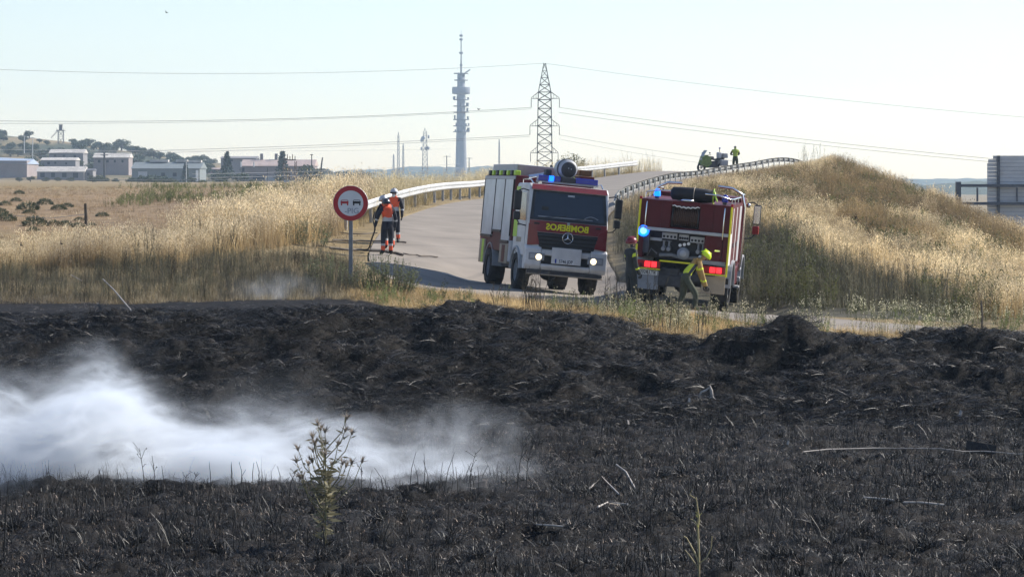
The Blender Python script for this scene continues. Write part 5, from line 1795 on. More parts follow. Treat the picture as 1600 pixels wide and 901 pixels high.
def shed(x0, x1, yt, ye, yb, D, depth, wall_m, roof_m, label, slope=0.0, openings=(), door_m=None, rib=True):
    """long building: columns x0..x1, ridge row yt, eaves row ye, base row yb"""
    k = D / F
    X0, X1 = W(x0, D), W(x1, D)
    zb, ze, zt = zpix(yb, D), zpix(ye, D), zpix(yt, D)
    root = empty('building', ((X0 + X1) / 2, D, zb))
    w = X1 - X0
    MB().box((0, depth / 2, (ze - zb) / 2 - 1.5), (w, depth, ze - zb + 3)).build('wall', wall_m, root)
    rf = MB()
    he, ht = ze - zb, zt - zb
    rf._add([(-w / 2 - .3, -.4, he - .05), (w / 2 + .3, -.4, he - .05 + slope), (w / 2 + .3, depth / 2, ht + slope), (-w / 2 - .3, depth / 2, ht), (w / 2 + .3, depth + .4, he - .05 + slope), (-w / 2 - .3, depth + .4, he - .05)],
            [(0, 1, 2, 3), (3, 2, 4, 5), (0, 3, 5), (1, 4, 2), (0, 5, 4, 1)])
    r = rf.build('roof', roof_m, root)
    if rib:
        n = max(3, int(w / 2.5))
        for i in range(1, n):
            x = -w / 2 + w * i / n
            t = i / n
            b = MB(); b._add([(x - .08, -.42, he - .02 + slope * t), (x + .08, -.42, he - .02 + slope * t), (x + .08, depth / 2, ht + .05 + slope * t), (x - .08, depth / 2, ht + .05 + slope * t)], [(0, 1, 2, 3)])
            b.build('roof_seam', roof_m, r)
    for a, b_, c, d, nm in openings:
        m = m_open if nm in ('window', 'door') else m_lgrey
        q = MB().box(((W(a, D) + W(b_, D)) / 2 - root.location.x, -.04, (zpix(c, D) + zpix(d, D)) / 2 - zb), (W(b_, D) - W(a, D), .1, zpix(c, D) - zpix(d, D))).build('window' if nm == 'window' else 'door', m, root)
        MB().box(((W(a, D) + W(b_, D)) / 2 - root.location.x, -.10, zpix(c, D) - zb + .12), (W(b_, D) - W(a, D) + .3, .1, .2)).build('lintel', wall_m, q)
    tag(root, label, 'building')
    return root

shed(-70, 42, 243, 251, 279, 900, 22, m_wallm, m_roofb, 'large windowless mauve warehouse with blue grey roof below the hill', -1.0, [(-60, -45, 262, 277, 'gate')])
shed(58, 131, 260, 268, 279, 880, 9, m_wallg, m_roofw, 'low shed with bright ribbed roof and row of dark doors', 0, [(63, 70, 270, 277, 'door'), (80, 86, 270, 277, 'door'), (97, 104, 270, 277, 'door'), (114, 122, 270, 278, 'door')])
shed(132, 145, 263, 266, 279, 882, 7, m_wallg, mat('dark_roof', (.1, .1, .11), .7), 'small annex with dark roof at the end of the bright shed', 0, [(136, 140, 270, 275, 'window')], rib=False)
shed(64, 118, 246, 250, 260, 935, 9, m_wallg, m_roofw, 'grey barrack with thin white roof behind the bright shed', 0, [(74, 78, 253, 257, 'window'), (85, 88, 253, 256, 'window'), (102, 105, 254, 257, 'window')])
shed(77, 130, 233, 239, 248, 1000, 10, m_wallg, m_roofw, 'highest barrack on the hill with pale sloping roof', 0, [(84, 88, 242, 245, 'window'), (98, 102, 242, 245, 'window'), (115, 119, 242, 246, 'window')])
shed(146, 201, 239, 246, 260, 955, 10, m_wallm, m_roofw, 'cream roofed barrack above the bare brown slope', 0, [(153, 157, 250, 254, 'window'), (166, 170, 250, 254, 'window'), (178, 181, 250, 254, 'window'), (190, 193, 250, 254, 'window')])
b6 = shed(206, 312, 253, 263, 284, 850, 18, m_walld, m_walld, 'long grey green hall behind a row of bushes', 0, [(216, 230, 268, 282, 'gate'), (252, 258, 270, 276, 'window'), (270, 276, 270, 276, 'window')])
for x0, x1, y0 in ((229, 258, 251), (270, 288, 251), (290, 310, 252)):
    MB().box(((W(x0, 850) + W(x1, 850)) / 2 - b6.location.x, 9, zpix(y0, 850) - b6.location.z), (W(x1, 850) - W(x0, 850), 3, .7)).build('roof_light', m_roofw, b6)
MB().box((W(308, 850) - b6.location.x, -.3, zpix(275, 850) - b6.location.z), (.7, .3, 3.4)).build('white_pier', m_white, b6)
b7 = shed(377, 490, 249, 259, 288, 800, 16, m_wallm, m_roofr, 'mauve factory with faded roof and dark loading bay', 0, [(395, 413, 274, 288, 'door'), (415, 429, 276, 288, 'gate'), (433, 440, 277, 287, 'door'), (378, 382, 262, 268, 'window')])
for x in (377, 397, 441):
    MB().box((W(x, 800) - b7.location.x, -.5, zpix(257, 800) - b7.location.z), (.35, .3, 1.5)).build('downpipe', m_white, b7)
for x in (405, 428):
    MB().box((W(x, 800) - b7.location.x, 8, zpix(247, 800) - b7.location.z), (.8, .8, 2.6)).build('chimney', m_wallg, b7)
shed(345, 400, 244, 247, 258, 900, 12, m_wallg, m_wallg, 'plain grey block behind the mauve factory', 0, [(360, 364, 249, 252, 'window'), (385, 389, 249, 252, 'window')], rib=False)
shed(300, 345, 262, 264, 275, 1000, 8, mat('brick_wall', (.30, .19, .15), .85, var=.15, scale=.4), m_roofr, 'low brown brick building beside the conifer', 0, [(318, 324, 266, 270, 'window'), (332, 337, 266, 270, 'window')], rib=False)

def lattice(mb, z0, z1, w0, w1, n, r, cx=0.0, cy=0.0, faces=4):
    """square lattice column with crossed bracing"""
    C = []
    for k in range(n + 1):
        t = k / n
        z, w = z0 + (z1 - z0) * t, (w0 + (w1 - w0) * t) / 2
        C.append([Vector((cx + sx * w, cy + sy * w, z)) for sx, sy in ((-1, -1), (1, -1), (1, 1), (-1, 1))])
    for k in range(n):
        for i in range(4):
            j = (i + 1) % 4
            mb.tube([C[k][i], C[k + 1][i]], r, 4, False)
            mb.tube([C[k][i], C[k + 1][j]], r * .6, 3, False)
            mb.tube([C[k][j], C[k + 1][i]], r * .6, 3, False)
            mb.tube([C[k][i], C[k][j]], r * .6, 3, False)
    return mb

def pylon():
    D = 600.0
    k = D / F
    X = W(851, D)
    zb = zpix(275, D)
    root = empty('power_pylon', (X, D, zb))
    H = lambda y: zpix(y, D) - zb
    lattice(MB(), H(292), H(156), 3.3, 2.7, 10, .115).build('lattice_body', m_steel, root)
    lattice(MB(), H(156), H(144), 2.7, 2.6, 1, .115).build('waist', m_steel, root)
    lattice(MB(), H(144), H(99), 2.6, .35, 4, .10).build('lattice_peak', m_steel, root)
    ends = []
    for ya, yb_, lx, rx in ((144, 154, 830, 874), (186, 197, 828, 874), (228, 239, 829, 872)):
        for s, px in ((-1, lx), (1, rx)):
            L = (W(px, D) - X)
            a = MB()
            for sy in (-1, 1):
                a.tube([(s * 1.3, sy * 1.3, H(ya)), (L, 0, H(yb_ - 1))], .06, 4, False)
                a.tube([(s * 1.35, sy * 1.35, H(yb_)), (L, 0, H(yb_))], .06, 4, False)
            for t in (.33, .66):
                p0, p1 = Vector((s * 1.3, 0, H(ya))).lerp(Vector((L, 0, H(yb_))), t), Vector((s * 1.3, 0, H(yb_))).lerp(Vector((L, 0, H(yb_))), t)
                a.tube([p0, p1], .04, 3, False)
            arm = a.build('cross_arm', m_steel, root)
            ins = MB(); ins.tube([(L, 0, H(yb_)), (L, 0, H(yb_ + 14))], .07, 5)
            ins.build('insulator', m_steel, arm)
            ends.append(Vector((X + L, D, zpix(yb_ + 14, D))))
    tag(root, 'dark lattice power pylon with three pairs of arms rising behind the engines', 'pylon')
    return ends, Vector((X, D, zpix(99, D)))
pends, ptop = pylon()

m_wire = mat('aluminium_wire', (0.22, 0.22, 0.23), 0.6, 0.3)
def wire(a, b, sag, label, r=.045):
    a, b = Vector(a), Vector(b)
    Q = []
    for t in np.linspace(0, 1, 33):
        t = float(t)
        p = a.lerp(b, t); p.z -= sag * 4 * t * (1 - t)
        Q.append(p - a)
    o = MB().tube(Q, r, 4, False).build('power_line', m_wire, None, a)
    tag(o, label, 'power line')
def pt(x, y, D): return Vector((W(x, D), D, zpix(y, D)))
wire(ptop, pt(-260, 96, 520), 2.2, 'topmost earth wire left of the pylon', .04)
wire(ptop, pt(1760, 196, 520), 1.0, 'topmost earth wire right of the pylon', .035)
wire(pends[0], pt(-260, 184, 520), 1.6, 'left upper conductor of the pylon', .055)
wire(pends[0] + Vector((0, 3, -.25)), pt(-260, 190, 540), 1.4, 'left upper twin conductor of the pylon', .04)
wire(pends[1], pt(1560, 249, 540), 0.6, 'right upper conductor of the pylon', .045)
wire(pends[1] + Vector((0, 3, -1.0)), pt(1560, 254, 560), 0.6, 'right upper twin conductor of the pylon', .045)
wire(pends[2], pt(-200, 243, 540), .8, 'left middle conductor of the pylon', .05)
wire(pends[2] + Vector((0, 3, -.3)), pt(-200, 248, 560), .8, 'left middle twin conductor of the pylon', .04)
wire(pends[3], pt(1150, 252, 620), .3, 'right middle conductor of the pylon', .045)
wire(pends[3] + Vector((0, 3, -.8)), pt(1120, 258, 640), .3, 'right middle twin conductor of the pylon', .045)
wire(pt(-60, 279.5, 500), pt(420, 281, 520), .1, 'dark wire low in front of the sheds', .05)
wire(pt(-60, 233, 640), pt(700, 233, 800), .5, 'thin wire passing in front of the hillside trees', .04)
wire(pt(300, 278, 560), pt(720, 262, 700), .4, 'thin wire in front of the mauve factory', .04)
wire(pt(300, 272, 560), pt(720, 256, 700), .4, 'upper thin wire in front of the mauve factory', .035)

def tv_tower():
    D = 2100.0
    k = D / F
    X = W(720.5, D)
    zb = zpix(262, D)
    root = empty('communications_tower', (X, D, zb))
    H = lambda y: zpix(y, D) - zb
    s = MB()
    s.lathe([(9.2 * k, H(275)), (8.6 * k, H(250)), (6.5 * k, H(165)), (5.9 * k, H(116)), (0, H(115))], (0, 0, 0), 'z', 14)
    s.build('shaft', m_conc, root)
    p = MB(); p.lathe([(5.9 * k, H(148)), (13.6 * k, H(147)), (14.2 * k, H(145)), (14.2 * k, H(138)), (13.6 * k, H(136.2)), (5.9 * k, H(136))], (0, 0, 0), 'z', 22); p.build('pod', m_conc, root)
    for y, w in ((115, 11.5), (125.5, 11), (156, 11.5), (166, 12), (175.5, 12.5), (187, 12.5), (197, 12.5), (206, 12.5)):
        r = MB(); r.lathe([(5.5 * k, H(y + .7)), (w * k, H(y + .7)), (w * k, H(y - .7)), (5.5 * k, H(y - .7))], (0, 0, 0), 'z', 16); pf = r.build('platform', m_mast, root)
        for a in np.linspace(0, 2 * math.pi, 7)[:-1]:
            a = float(a) + y
            if random.random() < .65 and y > 140:
                MB().cyl((math.cos(a) * w * k * .95, math.sin(a) * w * k * .95, H(y)), (math.cos(a) * w * k * .95, math.sin(a) * w * k * .95, H(y - random.uniform(3, 7))), random.uniform(.5, 1.1), n=6).build('antenna', m_mast, pf)
    m = MB(); m.cyl((0, 0, H(116)), (0, 0, H(95)), 1.6 * k, 1.2 * k, 10); m.cyl((0, 0, H(95)), (0, 0, H(60)), 1.0 * k, .8 * k, 8); m.cyl((0, 0, H(60)), (0, 0, H(47)), .45 * k, .25 * k, 6)
    mm = m.build('mast', m_mast, root)
    for y, w in ((56, 3.0), (62, 3.0), (83, 3.4), (102, 2.4)):
        MB().lathe([(w * k * .8, H(y + 1.6)), (w * k, H(y)), (w * k * .8, H(y - 1.6))], (0, 0, 0), 'z', 10).build('aerial_ring', m_mast, mm)
    MB().tube([(5 * k, 0, H(115)), (14 * k, 0, H(109))], .5, 5).build('crane_arm', m_mast, root)
    tag(root, 'tall grey concrete communications tower with a round pod and antenna mast', 'tower')
tv_tower()

def mast(x, yt, yb, wpx, D, label, dishes=0):
    k = D / F
    zb = zpix(yb, D)
    root = empty('lattice_mast', (W(x, D), D, zb))
    h = zpix(yt, D) - zb
    lattice(MB(), -4, h * .92, wpx * k * 1.5, wpx * k * .8, 9, .22).build('lattice', m_mast, root)
    MB().cyl((0, 0, h * .92), (0, 0, h), .3, n=5).build('tip', m_mast, root)
    for i in range(dishes):
        z = h * random.uniform(.3, .95); a = random.uniform(0, 6.28)
        MB().cyl((math.cos(a) * 2.0, math.sin(a) * 2.0, z), (math.cos(a) * 2.8, math.sin(a) * 2.8, z), 1.2, n=10).build('dish', m_lgrey, root)
    tag(root, label, 'mast')
mast(622.5, 207, 262, 2.6, 2000, 'thin lattice mast left of the wide mast with dishes')
mast(630, 224, 262, 2.0, 2050, 'short thin mast between two taller masts')
mast(664, 200, 262, 6.0, 1900, 'wide lattice mast hung with dishes', 7)
mast(780, 218, 262, 1.6, 1700, 'slender mast between the concrete tower and the pylon')
mast(615, 241, 264, 1.8, 2050, 'stubby mast at the edge of the blue woods')

def pole(x, yt, yb, D, label, arms=(), r=.16, m=m_steel, tilt=0.0):
    zb = zpix(yb, D)
    root = empty('utility_pole', (W(x, D), D, zb))
    h = zpix(yt, D) - zb
    MB().tube([(0, 0, -3), (0, 0, h * .5), (tilt, 0, h)], [r * 1.2, r, r * .8], 7).build('pole', m, root)
    for z, w in arms:
        MB().box((0, -.1, h * z), (w, .18, .18)).build('cross_arm', m, root)
    tag(root, label, 'pole')
pole(163, 237, 282, 840, 'thick dark pole with cross arms in front of the bare slope', ((.88, 2.2), (.74, 5.5)), .32)
pole(291, 250, 290, 700, 'thin pale pole in front of the long hall', ((.98, .8),), .1, m_galv)
pole(51, 215, 245, 980, 'tall pale lamp post above the warehouse trees', ((.99, 1.5),), .13, m_galv)
pole(38, 213, 226, 1000, 'short pale lamp post near the hill top', ((.99, 1.2),), .13, m_galv)
pole(418, 262, 290, 700, 'slim dark pole before the factory gate', (), .1)
pole(502, 246, 274, 700, 'leaning bare pole right of the factory trees', ((.35, 2.0),), .2, m_steel, .3)
pole(487, 241, 262, 760, 'short dark pole in front of the factory trees', ((.95, .8),), .14)
pole(698, 243, 258, 1500, 'tiny far pole beside the concrete tower', ((.9, 4.0),), .25)
pole(733, 246, 260, 1500, 'tiny far pole right of the concrete tower', ((.9, 4.0),), .25)

def watch_tower():
    D = 1080.0
    g = zpix(216, D)
    root = empty('observation_tower', (W(95, D), D, g))
    H = lambda y: zpix(y, D) - g
    lattice(MB(), -2, H(204), 2.0, 1.9, 2, .1).build('legs', m_mast, root)
    MB().box((0, 0, H(204)), (3.2, 3.2, .25)).build('platform', m_mast, root)
    MB().box((0, 0, (H(204) + H(195)) / 2), (1.2, 1.2, H(195) - H(204) - .2)).build('cabin', m_wallg, root)
    MB().box((0, 0, H(195)), (1.6, 1.6, .15)).build('roof', m_mast, root)
    for s in (-1, 1):
        MB().box((s * 1.55, 0, H(204) + .6), (.08, 3.1, .08)).build('railing', m_mast, root)
        MB().box((s * 1.3, -1.5, H(204) + .35), (.08, .08, .7)).build('railing', m_mast, root)
    MB().tube([(-.8, -.5, H(204)), (-3.6, -.5, H(216))], .12, 4).build('stair', m_mast, root)
    MB().tube([(-.8, -.5, H(202)), (-3.6, -.5, H(214))], .06, 4).build('stair_rail', m_mast, root)
    tag(root, 'small observation tower on stilts with a stair on the hill top', 'tower')
watch_tower()

def substation():
    D = 620.0
    zb = zpix(300, D)
    root = empty('substation_frame', (W(453, D), D, zb))
    H = lambda y: zpix(y, D) - zb
    a = MB()
    for px in (444, 451, 462):
        lattice(a, 0, H(252 if px != 451 else 262), .5, .45, 7, .05, W(px, D) - root.location.x)
    a.build('lattice_legs', mat('rusty_steel', (.12, .075, .05), .8, var=.3), root)
    MB().box((0, 0, H(250)), (2.6, 1.2, .25)).build('beam', MATS['rusty_steel'], root)
    for i in range(5):
        MB().cyl((-1.1 + .55 * i, 0, H(250)), (-1.1 + .55 * i, 0, H(244 - (i % 2) * 3)), .09, n=6).build('insulator', MATS['rusty_steel'], root)
    MB().box((-.6, 0, H(287)), (1.2, 1, 1.6), .05).build('cabinet', m_lgrey, root)
    tag(root, 'rusty lattice frame with insulators in front of the factory', 'substation')
substation()

# ---- trees: built once per kind, then copied
m_bark = mat('bark', (0.07, 0.055, 0.04), 0.9, var=0.3)
m_fol = [mat('oak_leaves', (0.055, 0.075, 0.034), 0.7, var=0.35, scale=.8, trans=.2), mat('shrub_leaves', (0.07, 0.085, 0.042), 0.7, var=0.3, scale=.8, trans=.2), mat('conifer_needles', (0.038, 0.058, 0.032), 0.8, var=0.3, scale=.8, trans=.1)]

def crown_mesh(rx, rz, zc, n, leafsz, conical=False, lobes=7):
    mb = MB()
    L = []
    for _ in range(lobes):
        a, b = random.uniform(0, 6.28), random.uniform(-.5, .9)
        L.append((Vector((math.cos(a) * rx * .55 * math.cos(b), math.sin(a) * rx * .55 * math.cos(b), zc + rz * .55 * math.sin(b))), random.uniform(.38, .62)))
    for _ in range(n):
        if conical:
            t = random.random() ** .8
            a = random.uniform(0, 6.28)
            rr = rx * (1 - t) * random.uniform(.5, 1.05) + .1
            p = Vector((math.cos(a) * rr, math.sin(a) * rr, zc - rz + 2 * rz * t))
        else:
            c, s = random.choice(L)
            u = Vector((random.gauss(0, 1), random.gauss(0, 1), random.gauss(0, 1))).normalized() * (random.uniform(.55, 1.0))
            p = c + Vector((u.x * rx * s, u.y * rx * s, u.z * rz * s))
        d = Vector((random.uniform(-1, 1), random.uniform(-1, 1), random.uniform(-.6, 1))).normalized()
        leaf(mb, p, d, leafsz * random.uniform(.7, 1.4), leafsz * .7)
    return mb

def tree(name, kind):
    root = empty(name)
    t = MB()
    if kind == 2:
        t.tube([(0, 0, -1), (0, 0, 3), (0, 0, 6)], [.22, .15, .03], 6)
        t.build('trunk', m_bark, root)
        crown_mesh(1.7, 2.9, 3.6, 700, .5, True).build('crown', m_fol[2], root)
    else:
        t.tube([(0, 0, -1), (.1, 0, 1.2), (0, .1, 2.4)], [.28, .22, .12], 6)
        for a in (0, 2.1, 4.2):
            t.tube([(.05, 0, 1.2), (math.cos(a) * .9, math.sin(a) * .9, 2.4), (math.cos(a) * 1.4, math.sin(a) * 1.4, 3.2)], [.13, .09, .03], 5)
        t.build('trunk', m_bark, root)
        crown_mesh(2.7, 2.1, 2.3, 900, .5).build('crown', m_fol[kind], root)
    return root
protos = [[tree('oak_tree', 0), tree('oak_tree', 0), tree('oak_tree', 0)], [tree('olive_tree', 1), tree('olive_tree', 1)], [tree('conifer_tree', 2), tree('conifer_tree', 2)]]
_used = set()
def put_tree(kind, x, y, hpx, D, label, group=None, sx=1.0):
    i = random.randrange(len(protos[kind]))
    p = protos[kind][i]
    if (kind, i) in _used:
        o = copy_tree(p)
    else:
        o = p; _used.add((kind, i))
    h = hpx * D / F
    s = h / (6.5 if kind == 2 else 5.0)
    o.location = (W(x, D), D, zpix(y, D))
    o.scale = (s * sx, s * sx, s)
    o.rotation_euler = (0, 0, random.uniform(0, 6.28))
    tag(o, label, 'tree', group)
def gy(x, D):
    """pixel row of the ground at a column and distance"""
    X = W(x, D)
    return HY + (CZ - hgt(X, D)) / D * F
def grow(kind, x, D, hpx, label, group=None, sx=1.0):
    put_tree(kind, x, gy(x, D) + 1.0, hpx, D, label, group, sx)

G1 = 'trees on the far hill'
for x, h, sx in ((4, 13, 1.2), (46, 17, 1.0), (113, 12, 1.2), (127, 15, 1.3), (139, 16, 1.4), (151, 14, 1.3), (163, 14, 1.1), (190, 24, 1.25), (178, 13, 1.2), (207, 14, 1.2), (222, 12, 1.2), (236, 13, 1.3), (250, 11, 1.4), (265, 10, 1.4), (281, 10, 1.4), (296, 9, 1.3)):
    grow(0, x, 1230 + random.uniform(-40, 60), h, 'dark rounded oak on the ridge of the far hill', G1, sx)
for k in range(110):
    x = random.uniform(-60, 330)
    D = random.uniform(960, 1190)
    grow(random.choice((0, 0, 1)), x, D, random.uniform(9, 19), 'dark oak scattered over the slope of the far hill', G1, random.uniform(1.0, 1.5))
for x, h in ((10, 24), (24, 22), (38, 26), (50, 30), (60, 24), (30, 18), (68, 20)):
    grow(0, x, 930 + random.uniform(-10, 30), h, 'tall oak in the thicket between warehouse and barracks', 'trees by the warehouse', 1.2)
for x, h, k in ((148, 18, 1), (160, 16, 1), (72, 11, 1), (90, 10, 1), (110, 10, 1), (240, 20, 0), (225, 18, 0), (255, 17, 0), (268, 14, 1), (205, 14, 0), (30, 9, 1), (215, 15, 1), (180, 10, 1)):
    grow(k, x, 760 + random.uniform(-30, 40), h, 'green bush growing in front of the sheds', 'bushes in front of the sheds', 1.3)
for k in range(60):
    x = random.uniform(200, 600)
    grow(random.choice((0, 1, 1)), x, random.uniform(1000, 1500), random.uniform(7, 14), 'small dark tree on the plain behind the hall and factory', 'trees on the plain', random.uniform(1.0, 1.6))
for k in range(24):
    x = random.uniform(-40, 520)
    grow(random.choice((0, 1, 1)), x, random.uniform(640, 760), random.uniform(5, 11), 'low scrub bush at the edge of the stubble field', 'scrub at the field edge', random.uniform(1.2, 2.0))
grow(2, 355, 790, 46, 'slender conifer left of the mauve factory')
grow(2, 290, 780, 32, 'conifer in front of the long hall')
grow(0, 372, 740, 22, 'broad dark bush beside the loading bay', None, 1.6)
grow(0, 345, 740, 24, 'dark bush below the slender conifer', None, 1.5)
grow(1, 395, 880, 42, 'feathery tree rising over the factory roof', None, .8)
grow(2, 441, 790, 46, 'round topped pine behind the rusty frame', None, 1.1)
grow(1, 478, 720, 38, 'grey green tree at the right end of the factory', None, .9)
grow(1, 493, 720, 32, 'lower grey green tree beside the leaning pole', None, .9)
_g = hit(890, 262, 150, 260)

for _kd, _l in enumerate(protos):
    for _i, _p in enumerate(_l):
        if (_kd, _i) not in _used:
            for _c in list(_p.children):
                bpy.data.objects.remove(_c)
            bpy.data.objects.remove(_p)

# ---- far wooded ridges
def ridge(name, label, x0, x1, D, rows, lump, seed, m):
    n, dn = 420, 14
    xs = np.linspace(x0, x1, n)
    top = np.interp(xs, [r[0] for r in rows], [r[1] for r in rows])
    v, f = [], []
    for j in range(dn):
        t = j / (dn - 1)
        Dj = D * (1 + .10 * t)
        X = (xs - 800) / F * Dj
        Zt = CZ - (top - HY) / F * D
        prof = math.sin(min(1, t * 1.6) * math.pi / 2)
        lumps = (np.abs(fbm(X * lump, np.full_like(X, Dj * lump), 3, seed) - .5) * 2)
        cr = (1 - (2 * vnoise(X * lump * 1.3, np.full_like(X, Dj * lump * 1.3), seed + 9) - 1) ** 2)
        Z = -5.4 + (Zt + 5.4 - 3) * prof + prof * (cr * 5.0 + lumps * 3.0) * (D / 3000)
        v += np.stack([X, np.full_like(X, Dj), Z], 1).tolist()
    for j in range(dn - 1):
        for i in range(n - 1):
            a = j * n + i
            f.append((a, a + 1, a + n + 1, a + n))
    me = bpy.data.meshes.new(name)
    me.from_pydata(v, [], f)
    me.polygons.foreach_set('use_smooth', np.ones(len(f), bool))
    me.materials.append(m)
    o = bpy.data.objects.new(name, me)
    COL.objects.link(o)
    tag(o, label, 'woodland', kind='stuff')
m_wood_far = mat('far_woodland', (0.045, 0.06, 0.032), 0.9, var=0.5, scale=0.06, bump=1.0)
ridge('far_woods', 'far blue wooded ridge along the horizon', -2400, 4000, 2800, [(-2400, 272), (300, 275), (500, 276), (545, 268), (600, 267), (640, 262), (700, 264), (760, 262), (830, 268), (1000, 274), (1300, 282), (2000, 284), (4000, 284)], .05, 5, m_wood_far)
ridge('near_woods', 'wooded hill beyond the motorway sign', 1240, 3600, 1500, [(1240, 302), (1380, 291), (1450, 288), (1530, 283), (1600, 284), (3600, 284)], .08, 7, m_wood_far)

# ---- shrubs of the field, bushes by the road
m_shr = mat('cushion_shrub', (0.085, 0.10, 0.062), 0.8, var=0.3, scale=5, trans=.15)
def cushion():
    mb = MB()
    for _ in range(620):
        u = Vector((random.gauss(0, 1), random.gauss(0, 1), abs(random.gauss(0, .8)))).normalized()
        p = Vector((u.x * .5, u.y * .5, u.z * .42)) * random.uniform(.65, .95)
        d = (u + Vector((random.uniform(-.4, .4), random.uniform(-.4, .4), .3))).normalized()
        leaf(mb, p, d, random.uniform(.09, .17), .035)
    return mb.mesh('cushion_shrub', m_shr)
cm = [cushion() for _ in range(3)]
for x, y, wpx in ((44, 325, 34), (45, 331, 20), (92, 325, 24), (160, 335, 20), (8, 318, 20), (25, 312, 18), (0, 332, 26), (8, 343, 34), (55, 350, 40), (84, 348, 22), (102, 350, 24), (52, 358, 20), (124, 342, 18), (70, 317, 26), (105, 321, 20), (122, 352, 22), (143, 350, 16), (-20, 350, 30), (30, 300, 16)):
    g = hit(x, y + 3, 85, 300)
    o = bpy.data.objects.new('cushion_shrub', random.choice(cm))
    COL.objects.link(o)
    o.location = g - Vector((0, 0, .04))
    s = wpx * g.y / F
    o.scale = (s * 1.05, s * 1.05, s * .95)
    o.rotation_euler = (0, 0, random.uniform(0, 6.28))
    tag(o, 'rounded dark green cushion shrub in the dry field', 'shrub', 'cushion shrubs in the dry field')

def bush(x0, x1, ytop, ybase, D, label, n, m, leafsz=.07):
    k = D / F
    X = W((x0 + x1) / 2, D)
    z = hgt(X, D)
    w, h = (x1 - x0) * k, (ybase - ytop) * k
    root = empty('roadside_bush', (X, D, z))
    st, lf = MB(), MB()
    for i in range(n):
        px = random.uniform(-.5, .5) * w
        ht = h * (1 - abs(px / w * 1.5) ** 2 * .75) * random.uniform(.6, 1.1)
        b = Vector((px * .8, random.uniform(-.35, .35), -.05)); tp = Vector((px + random.uniform(-.12, .12), b.y + random.uniform(-.2, .2), ht))
        st.tube([b, b.lerp(tp, .5) + Vector((random.uniform(-.03, .03), 0, 0)), tp], [.007, .005, .003], 3, False)
        for _ in range(13):
            t = random.uniform(.15, 1)
            leaf(lf, b.lerp(tp, t), (random.uniform(-1, 1), random.uniform(-1, 1), random.uniform(-.1, 1)), leafsz * random.uniform(.6, 1.3), leafsz * .35)
    st.build('stems', m_bst, root); lf.build('foliage', m, root)
    tag(root, label, 'bush')
m_bst = mat('bush_stem', (0.11, 0.10, 0.06), 0.8)
m_blf = mat('dusty_green_leaf', (0.15, 0.17, 0.085), 0.65, var=.3, scale=3, trans=.35)
bush(540, 655, 405, 465, 73.2, 'dusty green bush at the foot of the round sign', 190, m_blf)
bush(868, 918, 232, 272, 206, 'olive green bush behind the crash barrier above the engine fan', 150, mat('olive_bush_leaf', (.12, .13, .06), .7, var=.3, trans=.3), .16)
bush(470, 545, 385, 440, 75, 'thin grey green bush left of the round sign', 70, m_blf)
bush(430, 520, 330, 378, 90, 'green weeds on the bank between golden grass and sign', 90, m_blf)

def weed_clump(x, ytop, ybase, D, n, wpx, label, m):
    """tall dark leafless weeds"""
    k = D / F
    X = W(x, D)
    root = empty('tall_weed', (X, D, hgt(X, D)))
    st = MB()
    for _ in range(n):
        h = (ybase - ytop) * k * random.uniform(.55, 1.05)
        a = Vector((random.uniform(-.5, .5) * wpx * k, random.uniform(-.2, .2), -.05))
        d = Vector((random.gauss(0, .13), random.gauss(0, .1), 1)).normalized()
        st.tube([a, a + d * h * .5, a + d * h + Vector((random.gauss(0, .03), 0, 0))], [.009, .007, .004], 4, False)
        for _k in range(5):
            t = random.uniform(.4, .98)
            e = (d + Vector((random.uniform(-.8, .8), random.uniform(-.8, .8), 0))).normalized()
            st.tube([a + d * h * t, a + d * h * t + e * random.uniform(.05, .16)], [.005, .003], 3, False)
    st.build('stems', m, root)
    tag(root, label, 'weed', 'tall weeds beside the road')
m_wst = mat('brown_weed_stem', (0.075, 0.06, 0.04), 0.8, var=.3)
for x, yt, yb, D, n, w in ((832, 425, 500, 66, 22, 34), (1018, 410, 540, 63, 5, 20), (1045, 440, 535, 63, 7, 30), (950, 420, 500, 66, 8, 40), (965, 440, 510, 65, 9, 30), (1095, 470, 545, 62.5, 6, 20), (900, 455, 500, 66, 9, 40), (780, 440, 490, 67, 6, 30)):
    weed_clump(x, yt, yb, D, n, w, 'sparse tall brown weed stalks on the verge', m_wst)
for x, yt, yb, D, n, w in ((230, 350, 430, 80, 16, 34), (308, 318, 392, 86, 9, 12), (340, 335, 400, 84, 9, 12), (363, 335, 400, 85, 9, 12), (396, 310, 370, 92, 8, 10)):
    weed_clump(x, yt, yb, D, n, w, 'dark branching weed standing up out of the golden grass', mat('olive_weed_stem', (0.09, 0.085, 0.05), 0.8, var=.3))
for _ in range(16):
    x = random.uniform(1180, 1480)
    D = random.uniform(78, 84)
    weed_clump(x, 400, 470, D, 5, 26, 'tall grey stalks at the foot of the hillside', mat('grey_weed_stem', (0.10, 0.092, 0.065), 0.8, var=.3))

for x, D, hp, n, w in ((1270, 186, 46, 16, 34), (1255, 180, 34, 8, 24), (960, 196, 40, 7, 50), (1000, 200, 40, 8, 50), (925, 190, 38, 6, 40), (985, 196, 30, 7, 40), (880, 185, 34, 7, 40), (830, 165, 40, 8, 60), (780, 155, 40, 8, 50), (1330, 172, 26, 8, 40), (1385, 166, 24, 5, 20), (1200, 180, 24, 6, 40)):
    yb = gy(x, D)
    weed_clump(x, yb - hp, yb, D, n, w, 'thin weed stalks rising against the sky along the crest', mat('crest_weed_stem', (0.13, 0.125, 0.07), 0.8, var=.3))

